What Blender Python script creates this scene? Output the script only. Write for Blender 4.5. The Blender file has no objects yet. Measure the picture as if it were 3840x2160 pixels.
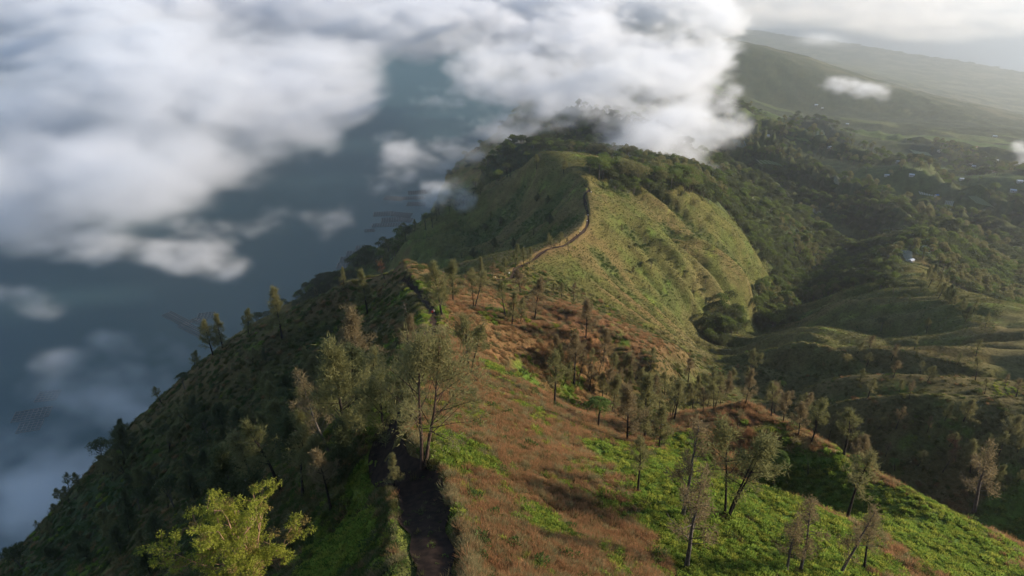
import bpy, bmesh, math, random, time
import numpy as np
from mathutils import Vector, Matrix

T0 = time.time()
sc = bpy.context.scene
R = math.radians
PITCH = R(29.0)
CP, SP = math.cos(PITCH), math.sin(PITCH)
FPX = 1717.3           # focal length in the units of a 2576 x 1449 picture

# ------------------------------------------------------------------ camera
cam = bpy.data.cameras.new('camera')
cam_o = bpy.data.objects.new('camera', cam)
sc.collection.objects.link(cam_o)
sc.camera = cam_o
cam.sensor_width = 36
cam.lens = 24
cam.clip_start = 0.5
cam.clip_end = 120000
cam_o.rotation_euler = (R(90) - PITCH, 0, 0)

# ------------------------------------------------------------------ sky, sun, exposure
SUN_EL, SUN_AZ = R(18), R(84)          # azimuth clockwise from +Y (the view direction)
world = bpy.data.worlds.new('World')
sc.world = world
world.use_nodes = True
wn = world.node_tree
sky = wn.nodes.new('ShaderNodeTexSky')
sky.sky_type = 'NISHITA'
sky.sun_disc = False
sky.sun_elevation = SUN_EL
sky.sun_rotation = SUN_AZ
sky.altitude = 1500
wn.links.new(sky.outputs[0], wn.nodes['Background'].inputs[0])
wn.nodes['Background'].inputs[1].default_value = 0.118
sun = bpy.data.lights.new('sun', 'SUN')
sun.energy = 5.0
sun.angle = R(4)
sun.color = (1.0, 0.84, 0.66)
sun_o = bpy.data.objects.new('sun', sun)
sc.collection.objects.link(sun_o)
sd = Vector((math.sin(SUN_AZ) * math.cos(SUN_EL), math.cos(SUN_AZ) * math.cos(SUN_EL), math.sin(SUN_EL)))
sun_o.rotation_euler = sd.to_track_quat('Z', 'Y').to_euler()
sc.view_settings.view_transform = 'Standard'
sc.view_settings.look = 'None'
sc.view_settings.exposure = 0.66
sc.view_settings.gamma = 1.0
sc.cycles.use_denoising = True
sc.cycles.max_bounces = 9
sc.cycles.diffuse_bounces = 2
sc.cycles.glossy_bounces = 2
sc.cycles.transmission_bounces = 2
sc.cycles.transparent_max_bounces = 6
sc.cycles.volume_bounces = 7
sc.cycles.volume_step_rate = 6
sc.cycles.adaptive_threshold = 0.018

# ------------------------------------------------------------------ helpers
def ray(px, py):
    x = (px - 1288) / FPX
    y = (724.5 - py) / FPX
    return np.array([x, CP + y * SP, y * CP - SP])

def P(px, py, d):
    return ray(px, py) * d

def on_plane(px, py, z):
    r = ray(px, py)
    return r * (z / r[2])

def link(o, parent=None):
    sc.collection.objects.link(o)
    if parent is not None:
        o.parent = parent
    return o

def tag(o, label=None, cat=None, group=None, kind=None):
    if label: o['label'] = label
    if cat: o['category'] = cat
    if group: o['group'] = group
    if kind: o['kind'] = kind
    return o

LAKE_Z, SEA_Z = -500.0, -1450.0

# ------------------------------------------------------------------ relief: ridge and valley lines
ctrl = []
def line(pts, n=4):
    pts = [np.asarray(p, float) for p in pts]
    for a, b in zip(pts[:-1], pts[1:]):
        ua, va, ub, vb = math.log(math.hypot(a[0], a[1])), math.atan2(a[0], a[1]), math.log(math.hypot(b[0], b[1])), math.atan2(b[0], b[1])
        m = max(1, min(14, int(round(math.hypot(ua - ub, va - vb) / 0.014))))
        for k in range(m):
            ctrl.append(a + (b - a) * k / m)
    ctrl.append(pts[-1])

RIDGE = [np.array([-3, -30, -24.]), np.array([-4.5, 6, -34.]), P(1085, 1440, 50), P(1050, 1220, 71), P(975, 1130, 80),
         P(1005, 1010, 104), P(1015, 920, 125), P(1085, 835, 165), P(1085, 770, 205), P(1055, 735, 228), P(1012, 692, 252)]
RIDGE2 = [P(1180, 712, 300), P(1290, 690, 326), P(1330, 660, 350), P(1420, 615, 388), P(1460, 590, 406), P(1480, 545, 435),
          P(1475, 490, 470), P(1482, 462, 490), P(1420, 440, 535), P(1330, 414, 590)]
line(RIDGE, 5)
line(RIDGE2, 5)
# left flank of the near ridge, down to its convex edge above the lake
EDGE1 = [P(1012, 692, 252), P(880, 716, 262), P(720, 790, 268), P(570, 858, 272), P(450, 960, 275), P(340, 1062, 275), P(200, 1215, 270), P(60, 1370, 265), P(-200, 1600, 255)]
line(EDGE1[1:], 4)
for p in [P(700, 1050, 182), P(600, 1300, 134), P(400, 1250, 195), P(200, 1400, 208), P(600, 900, 244), P(800, 850, 252), P(800, 950, 212),
          P(900, 1000, 150), P(900, 1300, 81), P(700, 1440, 80), P(900, 1420, 62), P(930, 800, 246), P(970, 870, 190), P(500, 1100, 226), P(300, 1450, 154), P(960, 745, 255)]:
    ctrl.append(p)
EDGE2 = [P(1330, 414, 590), P(1210, 470, 665), P(1130, 520, 700), P(1060, 570, 725), P(930, 640, 745), P(800, 722, 760), P(700, 780, 760), P(560, 870, 750)]
line(EDGE2[1:], 4)
for p in [P(1200, 600, 590), P(1100, 640, 590), P(1380, 540, 520), P(1400, 600, 455), P(1280, 560, 570), P(1000, 650, 640), P(1320, 470, 590), P(1330, 640, 420), P(1130, 700, 370), P(1050, 690, 400)]:
    ctrl.append(p)
def beyond(pts, steps):
    for p in pts:
        rho = math.hypot(p[0], p[1])
        for dr, dz in steps:
            f = (rho + dr) / rho
            ctrl.append(np.array([p[0] * f, p[1] * f, max(p[2] + dz, -560.)]))
beyond(EDGE1[2:], [(60, -75), (150, -180), (330, -400)])
beyond(EDGE2[1:], [(60, -60), (160, -170), (300, -350)])
# right side of the near ridge
for p in [P(1400, 1300, 75), P(1700, 1440, 68), P(1700, 1200, 95), P(2000, 1440, 72), P(2300, 1440, 82), P(2576, 1445, 94),
          P(2000, 1250, 100), P(1300, 1100, 98), P(1250, 1440, 55), P(1500, 1440, 60), P(1500, 1150, 105), P(1250, 1000, 118)]:
    ctrl.append(p)
line([P(1120, 860, 155), P(1250, 925, 142), P(1400, 1012, 148), P(1500, 1072, 148), P(1560, 1102, 146)], 4)
CRESTS = []
SPUR_B = [P(1880, 1022, 155), P(2000, 1092, 145), P(2150, 1175, 135), P(2300, 1262, 124)]
CRESTS += [(SPUR_B, 1.0, 5.0), ([P(1350, 800, 226), P(1500, 850, 216)], .9, 6.0), ([P(1450, 790, 272), P(1550, 830, 270), P(1650, 870, 275), P(1760, 902, 294)], 1.0, 6.0)]
line([P(1640, 1130, 128), P(1740, 1115, 134), P(1800, 1075, 145), P(1880, 1022, 155), P(2000, 1092, 145), P(2150, 1175, 135), P(2300, 1262, 124), P(2450, 1322, 118), P(2576, 1382, 113), P(2900, 1500, 105)], 4)
def V3(px, d, z):        # a point at a column of the picture, a depth and a height
    y = ((z / d) + SP) / CP
    return np.array([(px - 1288) / FPX * d, (CP + y * SP) * d, z])
line([V3(1830, 139, -100.5), V3(1920, 137, -102), V3(2010, 131, -99.5), V3(2110, 122, -95), V3(2200, 115, -90)], 3)
line([V3(1330, 184, -116), V3(1450, 198, -126), V3(1600, 232, -141), V3(1700, 266, -158), P(1780, 930, 312), P(1810, 880, 400), P(1850, 840, 455), P(1920, 795, 505),
      P(2000, 740, 590), P(2080, 690, 680), P(2150, 625, 800), P(2300, 560, 1000), P(2500, 540, 1150), P(2750, 500, 1350)], 4)
line([V3(1850, 250, -166), V3(2000, 208, -153), V3(2150, 192, -148), V3(2300, 176, -143), V3(2450, 166, -140), V3(2700, 156, -137)], 3)
# spurs between the near slope and the middle ridge
line([P(1100, 760, 222), P(1200, 765, 232), P(1350, 800, 226), P(1500, 850, 216)], 4)
line([P(1300, 722, 305), P(1450, 790, 272), P(1550, 830, 270), P(1650, 870, 275), P(1760, 902, 294)], 4)
line([V3(1350, 266, -142), V3(1500, 246, -146), V3(1620, 248, -155), V3(1720, 266, -168)], 3)
# sunlit face of the middle ridge
for p in [P(1400, 720, 330), P(1500, 780, 326), P(1600, 810, 345), P(1700, 850, 362), P(1500, 640, 405), P(1600, 680, 420), P(1700, 740, 430), P(1790, 815, 446), P(1560, 540, 462), P(1450, 660, 372), P(1600, 600, 450), P(1800, 730, 456), P(1850, 785, 464), P(1720, 670, 450)]:
    ctrl.append(p)
line([P(1510, 478, 490), P(1620, 560, 472), P(1720, 605, 478), P(1800, 640, 480), P(1880, 700, 478), P(1905, 735, 480)], 4)
line([P(1500, 470, 500), P(1600, 486, 520), P(1700, 480, 545), P(1760, 520, 545), P(1850, 590, 550)], 3)
for p in [P(1600, 450, 580), P(1750, 470, 610), P(1800, 480, 640), P(1850, 560, 610), P(1900, 620, 605), P(1900, 500, 750), P(2000, 570, 760), P(1960, 690, 600), P(2050, 600, 800), P(1750, 440, 720)]:
    ctrl.append(p)
# right-hand hill with its spurs
line([P(2800, 930, 255), P(2576, 885, 290), P(2440, 845, 330), P(2400, 790, 370), P(2340, 730, 445), P(2270, 672, 550), P(2295, 640, 610), P(2330, 600, 690), P(2300, 575, 770)], 4)
def spur(pts, dd=17, dz=-6.5):
    line(pts, 3)
    CRESTS.append((pts, 1.5, 6.0))
    for p in pts[:]:
        rho = math.hypot(p[0], p[1]); f = (rho + dd) / rho
        ctrl.append(np.array([p[0] * f, p[1] * f, p[2] + dz * 1.3]))
spur([P(2300, 850, 345), P(2100, 826, 346), P(2030, 820, 352), P(1950, 850, 375), P(1890, 868, 400)], 30, -14)
spur([P(2500, 880, 298), P(2300, 890, 300), P(2100, 880, 310), P(2000, 866, 328), P(1900, 890, 352)], 18, -11)
spur([P(2700, 985, 235), P(2576, 967, 245), P(2300, 945, 252), P(2170, 945, 257), P(2060, 968, 262), P(1980, 1000, 275)], 22, -15)
spur([P(2700, 1015, 195), P(2576, 1010, 205), P(2350, 1004, 209), P(2200, 1006, 217), P(2090, 1030, 224)], 18, -12)
for p in [P(2450, 750, 540), P(2576, 800, 480), P(2500, 720, 620), P(2576, 700, 720), P(2500, 600, 950), P(2150, 720, 510), P(2100, 770, 455), P(2200, 665, 600)]:
    ctrl.append(p)
# far slopes down to the coast
for p in [P(2000, 480, 1060), P(1900, 400, 1200), P(2200, 500, 1150), P(2400, 520, 1140), P(2100, 400, 1500), P(2300, 400, 1500), P(2500, 450, 1300), P(2000, 320, 1900),
          P(1850, 250, 2200), P(2200, 300, 2200), P(2500, 330, 2200), P(2700, 400, 1700), P(1790, 200, 2720), P(1900, 262, 2650), P(2050, 292, 2620), P(2240, 305, 2620), P(1800, 420, 1000), P(1700, 380, 1050)]:
    ctrl.append(p)
line([P(1650, 70, 2900), P(1770, 95, 3000), P(1900, 132, 3000), P(2050, 182, 3000), P(2240, 266, 2800)], 3)
for p in [P(1900, 115, 4500), P(2200, 205, 4500), P(2500, 285, 4000), P(2576, 235, 5500), P(2800, 300, 4500), P(1700, 70, 6500)]:
    ctrl.append(p)
for px, py in [(1500, 20), (1780, 62), (2000, 92), (2300, 137), (2576, 182), (2850, 230)]:
    q = on_plane(px, py, SEA_Z)
    for f, z in [(0.75, -1270.), (0.9, -1385.), (1.0, -1450.), (1.12, -1475.), (1.4, -1480.)]:
        ctrl.append(np.array([q[0] * f, q[1] * f, z]))
# crater rim carrying on under the clouds, and the lake bed
for p in [P(1270, 388, 900), P(1210, 432, 860), P(1350, 335, 1050), P(1500, 340, 1000), P(1600, 340, 1080), P(1450, 250, 1500), P(1600, 160, 2200), P(1680, 120, 2500), P(1750, 175, 2550), P(1700, 230, 2000), P(1650, 280, 1600)]:
    ctrl.append(p)
for px, py in [(1100, 350), (1000, 200), (1200, 150), (800, 300), (500, 300), (100, 300), (100, 600), (500, 600), (800, 560), (950, 480), (100, 850), (400, 760), (600, 720), (300, 100), (700, 80)]:
    q = on_plane(px, py, LAKE_Z); ctrl.append(np.array([q[0], q[1], -560.]))
for px, d, z in [(-300, 5200, -330), (0, 5600, -380), (150, 6000, -460), (400, 6500, -520), (800, 6500, -480), (1200, 6500, -470)]:
    q = V3(px, d, z); ctrl.append(q)
for az in (-60, -40, -20):
    for rho in (9000, 14000):
        ctrl.append(np.array([math.sin(R(az)) * rho, math.cos(R(az)) * rho, -600.]))
ctrl += [np.array([30, -5, -44.]), np.array([-30, -5, -62.]), np.array([60, 10, -58.]), np.array([-80, 20, -115.]), np.array([110, 30, -85.]), np.array([12, 12, -40.])]

ctrl = np.array(ctrl)
def uv_of(x, y):
    return np.log(np.hypot(x, y)), np.arctan2(x, y)
cu, cv = uv_of(ctrl[:, 0], ctrl[:, 1])
cs = ctrl[:, 2] / np.hypot(ctrl[:, 0], ctrl[:, 1])
# merge near-duplicates
keep = []
for i in range(len(cu)):
    if all((cu[i] - cu[j]) ** 2 + (cv[i] - cv[j]) ** 2 > 0.009 ** 2 for j in keep):
        keep.append(i)
cu, cv, cs = cu[keep], cv[keep], cs[keep]
def phi(r2):
    return np.sqrt(r2 + 0.012 ** 2)
A = phi((cu[:, None] - cu) ** 2 + (cv[:, None] - cv) ** 2)
n = len(cu)
M = np.zeros((n + 1, n + 1)); M[:n, :n] = A - 0.0015 * np.eye(n); M[:n, n] = 1; M[n, :n] = 1
W = np.linalg.solve(M, np.append(cs, 0.0))

NA, NR = 820, 880
AZ = np.linspace(R(-57), R(57), NA).astype(np.float32)
U = np.linspace(math.log(7.0), math.log(15000.0), NR).astype(np.float32)
def rbf(u, v):
    out = np.full(u.shape, W[n], np.float32)
    for a in range(n):
        out += np.float32(W[a]) * np.sqrt((u - np.float32(cu[a])) ** 2 + (v - np.float32(cv[a])) ** 2 + np.float32(0.012 ** 2))
    return out
# coarse evaluation, then smooth upsampling would lose the creases: evaluate on the full grid
UU, VV = np.meshgrid(U, AZ, indexing='ij')
S = np.empty_like(UU)
for i in range(0, NR, 40):
    S[i:i + 40] = rbf(UU[i:i + 40], VV[i:i + 40])
RHO = np.exp(UU)
X = RHO * np.sin(VV); Y = RHO * np.cos(VV); Z = S * RHO

# value noise on the plan
def hash2(i, j, seed):
    h = (i.astype(np.int64) * 374761393 + j.astype(np.int64) * 668265263 + seed * 974634777) & 0xffffffff
    h = ((h ^ (h >> 13)) * 1274126177) & 0xffffffff
    h = h ^ (h >> 16)
    return (h & 0xffffff).astype(np.float32) / 0xffffff * 2 - 1
def vnoise(x, y, seed=0):
    i = np.floor(x); j = np.floor(y); fx = x - i; fy = y - j
    fx = fx * fx * fx * (fx * (fx * 6 - 15) + 10); fy = fy * fy * fy * (fy * (fy * 6 - 15) + 10)
    a = hash2(i, j, seed); b = hash2(i + 1, j, seed); c = hash2(i, j + 1, seed); d = hash2(i + 1, j + 1, seed)
    return (a + (b - a) * fx) * (1 - fy) + (c + (d - c) * fx) * fy
def fbm2(x, y, seed=0, o=4):
    s = 0; a = 1.0
    for k in range(o):
        s = s + a * vnoise(x * 2 ** k + 17.3 * k, y * 2 ** k - 9.1 * k, seed + k); a *= 0.5
    return s
def smooth(a, b, x):
    t = np.clip((x - a) / (b - a), 0, 1); return t * t * (3 - 2 * t)

# distance from, and place along, a ridge line in plan
def along(poly, x, y):
    best = np.full(x.shape, 1e9, np.float32); s_at = np.zeros(x.shape, np.float32); acc = 0
    for a, b in zip(poly[:-1], poly[1:]):
        dx, dy = b[0] - a[0], b[1] - a[1]; L2 = dx * dx + dy * dy; L = math.sqrt(L2)
        t = np.clip(((x - a[0]) * dx + (y - a[1]) * dy) / L2, 0, 1)
        dd = (x - a[0] - t * dx) ** 2 + (y - a[1] - t * dy) ** 2
        m = dd < best
        best = np.where(m, dd, best); s_at = np.where(m, acc + t * L, s_at); acc += L
    return np.sqrt(best), s_at
FULL = RIDGE + RIDGE2[0:]
dist, _ = along(FULL, X, Y)
sal = 0.8 * Y + 0.6 * X
mid = smooth(230, 330, RHO) * (1 - smooth(760, 1000, RHO)) * smooth(-0.52, -0.42, VV)
wob = fbm2(X / 90, Y / 90, 3, 2) * 9
side = np.where((X * 0 + VV) > 0, 1.0, 1.0)
g1 = vnoise((sal + wob) / 21.0, dist / 110.0, 11); g2 = vnoise((sal + wob * 1.4) / 9.0, dist / 50.0, 12)
g2b = vnoise((sal + wob * 1.2) / 4.6, dist / 35.0, 13)
gully = -(1 - np.abs(g1)) ** 2 * 9.0 - (1 - np.abs(g2)) ** 2 * 4.4 - (1 - np.abs(g2b)) ** 2 * 1.5 + 5.4
Z += mid * gully * smooth(6, 70, dist) * (1 - smooth(180, 330, dist))
# crests stay sharp
CREST_W = np.zeros_like(Z)
for pts, hgt, wd in CRESTS:
    dc, _ = along(pts, X, Y)
    Z += hgt * np.exp(-dc / wd); CREST_W = np.maximum(CREST_W, np.exp(-(dc / (wd * .9)) ** 2))
d1, _ = along(RIDGE2, X, Y); Z += 3.2 * np.exp(-d1 / 9)
d2, _ = along(RIDGE[5:], X, Y); Z += 2.6 * np.exp(-d2 / 7)
CREST_W = np.maximum(CREST_W, .35 * np.exp(-(d1 / 7) ** 2))
kn = RIDGE[-1]; dk = np.hypot(X - kn[0], Y - kn[1]); Z += 3.0 * np.exp(-(dk / 19) ** 2); CREST_W = np.maximum(CREST_W, .8 * np.exp(-(dk / 17) ** 2))
# near slope: hummocks and shallow gullies
near = 1 - smooth(260, 340, RHO)
g3 = vnoise((sal + wob) / 14.0, dist / 60.0, 21)
Z += near * (-(1 - np.abs(g3)) ** 2 * 1.1 + 0.5) * smooth(12, 45, dist)
Z += near * (fbm2(X / 9, Y / 9, 31, 4) * 0.30) * smooth(2.5, 8, dist)
Z += (1 - near) * fbm2(X / 40, Y / 40, 41, 4) * np.clip(RHO * 0.0022, 0, 3.0) * smooth(4, 25, dist)
# far country: spurs and ravines falling to the right
far = smooth(700, 1000, RHO) * smooth(0.0, 0.12, VV)
ca, sa = math.cos(R(-52)), math.sin(R(-52))
q1 = X * ca + Y * sa; q2 = -X * sa + Y * ca
w2 = fbm2(q1 / 420, q2 / 420, 51, 3) * 60
g4 = vnoise((q1 + w2) / 620, (q2 + w2) / 125, 52); g5 = vnoise((q1 + w2) / 300, (q2 + w2 * 1.3) / 58, 53)
Z += far * ((1 - np.abs(g4)) ** 2 * 76 + (1 - np.abs(g5)) ** 2 * 30 - 40) * np.clip(RHO / 1300, 0.3, 1.0) * (1 - smooth(1700, 2250, RHO))
Z += smooth(1500, 2500, RHO) * fbm2(X / 500, Y / 500, 61, 4) * 14 * (1 - smooth(6000, 8000, RHO))

def grid_at(G, x, y):
    x = np.asarray(x, float); y = np.asarray(y, float)
    u = (np.log(np.hypot(x, y)) - U[0]) / (U[1] - U[0]); v = (np.arctan2(x, y) - AZ[0]) / (AZ[1] - AZ[0])
    u = np.clip(u, 0, NR - 1.001); v = np.clip(v, 0, NA - 1.001)
    i = u.astype(int); j = v.astype(int); f = u - i; g = v - j
    return (G[i, j] * (1 - f) + G[i + 1, j] * f) * (1 - g) + (G[i, j + 1] * (1 - f) + G[i + 1, j + 1] * f) * g
def ground(x, y):
    return float(grid_at(Z, x, y))
def hit(px, py, dmin=25., dmax=14000.):
    r = ray(px, py)
    ds = np.exp(np.linspace(math.log(dmin), math.log(dmax), 4000))
    z = grid_at(Z, r[0] * ds, r[1] * ds)
    below = np.nonzero(r[2] * ds < z)[0]
    if len(below) == 0: return None
    k = below[0]
    d = ds[k]
    return np.array([r[0] * d, r[1] * d, grid_at(Z, r[0] * d, r[1] * d)]), d

# ------------------------------------------------------------------ trail bed carved into the crest
def polyline(pts, step):
    """Catmull-Rom through plan points, resampled."""
    pts = [np.asarray(p[:2], float) for p in pts]
    pts = [2 * pts[0] - pts[1]] + pts + [2 * pts[-1] - pts[-2]]
    out = []
    for i in range(1, len(pts) - 2):
        a, b, c, d = pts[i - 1:i + 3]
        m = max(2, int(np.linalg.norm(c - b) / step))
        for k in range(m):
            t = k / m
            out.append(0.5 * (2 * b + (c - a) * t + (2 * a - 5 * b + 4 * c - d) * t * t + (3 * b - 3 * c + d - a) * t ** 3))
    out.append(pts[-2])
    return np.array(out)

def trail_points(pix):
    res = []
    for px, py in pix:
        h = hit(px, py)
        if h is not None: res.append(h[0])
    return res
TR1 = [np.array([-4.6, 8., 0])] + trail_points([(1088, 1440), (1078, 1340), (1062, 1250), (1045, 1195), (985, 1160), (965, 1115), (985, 1060), (1008, 990), (1015, 915), (1045, 870), (1088, 825), (1086, 775), (1062, 745), (1035, 715), (1012, 697)])
TR2 = trail_points([(1245, 704), (1285, 697), (1300, 675), (1335, 655), (1375, 627), (1418, 616), (1448, 596), (1472, 575), (1480, 545), (1472, 510), (1470, 490), (1482, 478), (1468, 462)])
TRAILS = [polyline(TR1, 1.0), polyline(TR2, 2.0)]
W1, W2 = 1.45, 1.5
def width_at(P2):
    x, y = P2
    w = 1.75 + 0.25 * math.sin(y * 0.31) + 0.25 * math.sin(y * 0.83 + 1)
    if 44 < y < 62: w += 0.9 * math.sin((y - 44) / 18 * math.pi)
    if y > 66: w = max(.75, w * (1 - .4 * min(1, (y - 66) / 25)))
    if y > 300: w = .68 + 0.22 * math.sin(y * 0.2)
    return w
for tr in TRAILS:
    b0, b1 = tr.min(0) - 12, tr.max(0) + 12
    m = (X > b0[0]) & (X < b1[0]) & (Y > b0[1]) & (Y < b1[1])
    dd, _ = along(list(tr[::2]) + [tr[-1]], X[m], Y[m])
    ww = np.where(Y[m] < 62, 1.85, np.where(Y[m] > 280, .6, .85)).astype(np.float32)
    rough = fbm2(X[m] / 1.7, Y[m] / 1.7, 77, 2) * 0.25
    depth = 1 - smooth(ww * 0.75, ww * 1.5 + 0.5, dd + rough * 0.6)
    Z[m] -= depth * 1.0 - 0.45 * np.exp(-((dd - 2.9) / 0.9) ** 2) * (Y[m] < 200)

# ------------------------------------------------------------------ what grows where
cov_u, cov_v = uv_of(X, Y)
def blob(px, py, r, s=1.0):
    """Weight falling off around the ground seen at a place, r in picture units."""
    h = hit(px, py)
    if h is None: return 0
    u0, v0 = uv_of(h[0][0], h[0][1])
    dep = math.atan2(-h[0][2], math.hypot(h[0][0], h[0][1]))
    rv = r / FPX * h[1] / math.hypot(h[0][0], h[0][1])
    ru = min(rv / max(math.sin(dep) * math.cos(dep), 0.2) * 1.0, 0.6)
    return s * np.exp(-(((cov_u - u0) / ru) ** 2 + ((cov_v - v0) / rv) ** 2))
n_a = fbm2(X / 14, Y / 14, 101, 4); n_b = fbm2(X / 45, Y / 45, 111, 4); n_c = fbm2(X / 4.0, Y / 4.0, 121, 3); n_d = fbm2(X / 180, Y / 180, 131, 4)
right_side = smooth(-2, 6, X - np.interp(Y, [6, 35, 53, 61, 100, 140, 180, 210], [-4.5, -6, -9.5, -14, -16, -18, -22, -28]).astype(np.float32)) * (RHO < 300)
w_red = right_side * (0.75 + 0.35 * n_a) * (1 - smooth(190, 300, RHO)) * (1 - smooth(.12, .3, VV) * smooth(148, 175, RHO))
w_green = 0.10 + 0.30 * np.clip(n_a - 0.15, -1, 1) * (1 - smooth(200, 300, RHO))
for px, py, r, s in [(1110, 1130, 70, .9), (1220, 1150, 60, .6), (1160, 1060, 60, .5), (1240, 925, 35, .9), (1330, 965, 40, .9), (1420, 1010, 40, .8), (1360, 1310, 60, .7), (1500, 1130, 60, .7), (1620, 1165, 90, 1.2), (1740, 1160, 80, 1.3),
                     (1700, 1260, 90, 1.0), (1880, 1290, 110, 1.6), (1800, 1400, 140, 1.2), (2080, 1215, 90, 1.3), (2230, 1300, 120, 1.5), (2050, 1380, 140, 1.2), (2400, 1400, 150, 1.4), (2330, 1300, 70, 1.0), (2550, 1310, 60, 1.2), (1560, 1420, 60, .6),
                     (1950, 1230, 60, .6), (1110, 780, 25, .7), (1060, 800, 22, .8), (1230, 790, 40, .6), (950, 745, 40, .6), (900, 1240, 45, .8), (870, 1360, 70, 1.3), (800, 1430, 60, 1.0), (950, 1060, 40, .9),
                     (930, 1180, 40, .8), (2520, 972, 55, .6), (2080, 835, 50, .3), (1560, 870, 30, .5)]:
    w_green = w_green + blob(px, py, r, s)
w_red = w_red * (1 - np.clip(w_green * 0.75 - 0.05, 0, 0.97))
for px, py, r, s in [(2060, 1130, 70, .8), (2200, 1220, 60, .5), (1900, 1050, 60, .6), (2400, 1280, 60, .6), (1540, 1060, 60, .4), (2480, 855, 60, .5), (2350, 885, 120, .35), (1450, 800, 60, .4), (1620, 860, 60, .35)]:
    w_red = w_red + blob(px, py, r, s)
w_red = w_red + .35 * CREST_W * (RHO > 135) * (RHO < 300)
w_green = w_green * (1 - .7 * CREST_W)
# woodland: ravines, the back of the middle ridge and the country beyond
w_for = smooth(0.06, 0.30, VV) * smooth(600, 720, RHO) * 1.2
for px, py, r, s in [(1800, 860, 40, 1.), (1850, 830, 50, 1.2), (1930, 790, 60, 1.5), (2020, 730, 80, 1.5), (2100, 660, 90, 1.4), (1950, 650, 60, 1.1), (1880, 580, 60, 1.2), (2000, 560, 90, 1.4), (1800, 510, 50, 1.1), (1750, 470, 50, 1.3), (1650, 455, 45, 1.4), (1560, 445, 40, 1.3), (1480, 428, 28, .9),
                     (2200, 690, 70, 1.0), (2300, 740, 50, .9), (2480, 740, 90, 1.6), (2560, 790, 70, 1.2), (2420, 660, 60, 1.2), (1780, 920, 40, 1.0), (1720, 960, 50, .8), (1640, 985, 60, .55), (2000, 1000, 60, .5), (1900, 960, 60, .7), (2100, 1100, 60, .4),
                     (300, 1250, 170, 1.1), (500, 1330, 150, .9), (150, 1400, 150, 1.2), (1000, 620, 70, .8), (900, 670, 70, 1.0), (1100, 560, 60, .5), (1250, 460, 60, .4), (780, 740, 60, 1.0),
                     (2230, 720, 60, .7), (1800, 130, 70, 1.6), (1880, 170, 90, 1.6), (1960, 200, 90, 1.6), (2060, 240, 90, 1.5), (2160, 270, 70, 1.2), (1300, 380, 90, 1.5), (1500, 380, 120, 1.5)]:
    w_for = w_for + blob(px, py, r, s)
# steep and hollow ground carries more brush
gz_u = np.gradient(Z, axis=0) / (RHO * (U[1] - U[0])); gz_v = np.gradient(Z, axis=1) / (RHO * (AZ[1] - AZ[0]))
STEEP = np.sqrt(gz_u ** 2 + gz_v ** 2)
def boxblur(a, k):
    for ax in (0, 1):
        c = np.cumsum(np.pad(a, [(k + 1, k) if i == ax else (0, 0) for i in (0, 1)], mode='edge'), axis=ax, dtype=np.float64)
        a = ((np.take(c, range(2 * k + 1, c.shape[ax]), axis=ax) - np.take(c, range(0, c.shape[ax] - 2 * k - 1), axis=ax)) / (2 * k + 1)).astype(np.float32)
    return a
HOL = np.clip((boxblur(Z, 9) - Z) / (RHO * 0.004 + 0.3), -2, 3)
w_for = w_for * (0.75 + 0.3 * n_b)
farm = smooth(820, 980, RHO) * smooth(0.1, 0.3, VV) * smooth(0.15, 0.4, vnoise((X * ca + Y * sa) / 210, (-X * sa + Y * ca) / 70, 141) + 0.35 * n_d) * (1 - smooth(2300, 2700, RHO))
w_for = np.clip(w_for * (1 - 0.9 * farm), 0, 1.5)
brush = np.clip(smooth(0.25, 1.3, HOL + 0.5 * n_a) * smooth(150, 260, RHO) + smooth(0.15, .8, n_a + n_b * .5 - .3) * 0.3 * (VV < -0.05), 0, 1)
spurs = smooth(.22, .34, VV) * smooth(170, 200, RHO) * (1 - smooth(400, 470, RHO))
brush = brush * (1 - .9 * spurs)
w_red = w_red * (1 - .75 * spurs)
w_for = w_for * (1 - .75 * spurs * smooth(.3, .42, VV))

def C(*c): return np.array(c, np.float32)
gold, gold2 = C(.118, .115, .034), C(.152, .118, .044)
red, red2 = C(.300, .155, .072), C(.220, .130, .060)
grn, grn2 = C(.120, .205, .032), C(.190, .225, .040)
brush_shade = C(.070, .090, .028)
woods, woods2 = C(.058, .080, .030), C(.088, .102, .040)
fieldc, fieldc2 = C(.075, .108, .032), C(.110, .125, .052)
def mix(a, b, t): return a * (1 - t[..., None]) + b * t[..., None]
COL = mix(np.broadcast_to(gold, X.shape + (3,)), gold2, smooth(-.4, .6, n_b + .5 * n_c))
COL = mix(COL, C(.092, .112, .027), smooth(.0, .7, n_a - .4 * n_b) * .7)
COL = mix(COL, C(.215, .140, .062), smooth(.15, 1.1, -HOL + .25 * n_a) * smooth(130, 200, RHO) * (1 - smooth(330, 420, RHO)) * .7)  # tan grass on crests; ribs also painted lighter to bring out relief shading
COL = mix(COL, C(.215, .140, .062), CREST_W * smooth(130, 170, RHO) * .8)
COL = mix(COL, brush_shade, brush * .75)  # dark brush in hollows, with gully shade painted into the same tint
COL = mix(COL, mix(np.broadcast_to(C(.165, .150, .058), X.shape + (3,)), C(.125, .135, .045), smooth(-.3, .5, n_a)), spurs * .8)
COL = mix(COL, mix(np.broadcast_to(red, X.shape + (3,)), red2, smooth(-.3, .7, n_c + n_a * .6)), np.clip(w_red, 0, 1))
COL = mix(COL, mix(np.broadcast_to(grn, X.shape + (3,)), grn2, smooth(-.4, .5, n_b + n_c * .5)), smooth(.25, .75, w_green + .30 * n_c + .15 * n_a))
WF = smooth(.35, .75, w_for)
deep = 1 - .5 * smooth(1300, 2200, RHO)          # canopy self-shade painted in: far woodland colour darkened with distance
COL = mix(COL, mix(np.broadcast_to(woods, X.shape + (3,)), woods2, smooth(-.4, .6, n_c + n_b)) * deep[..., None], WF)
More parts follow.
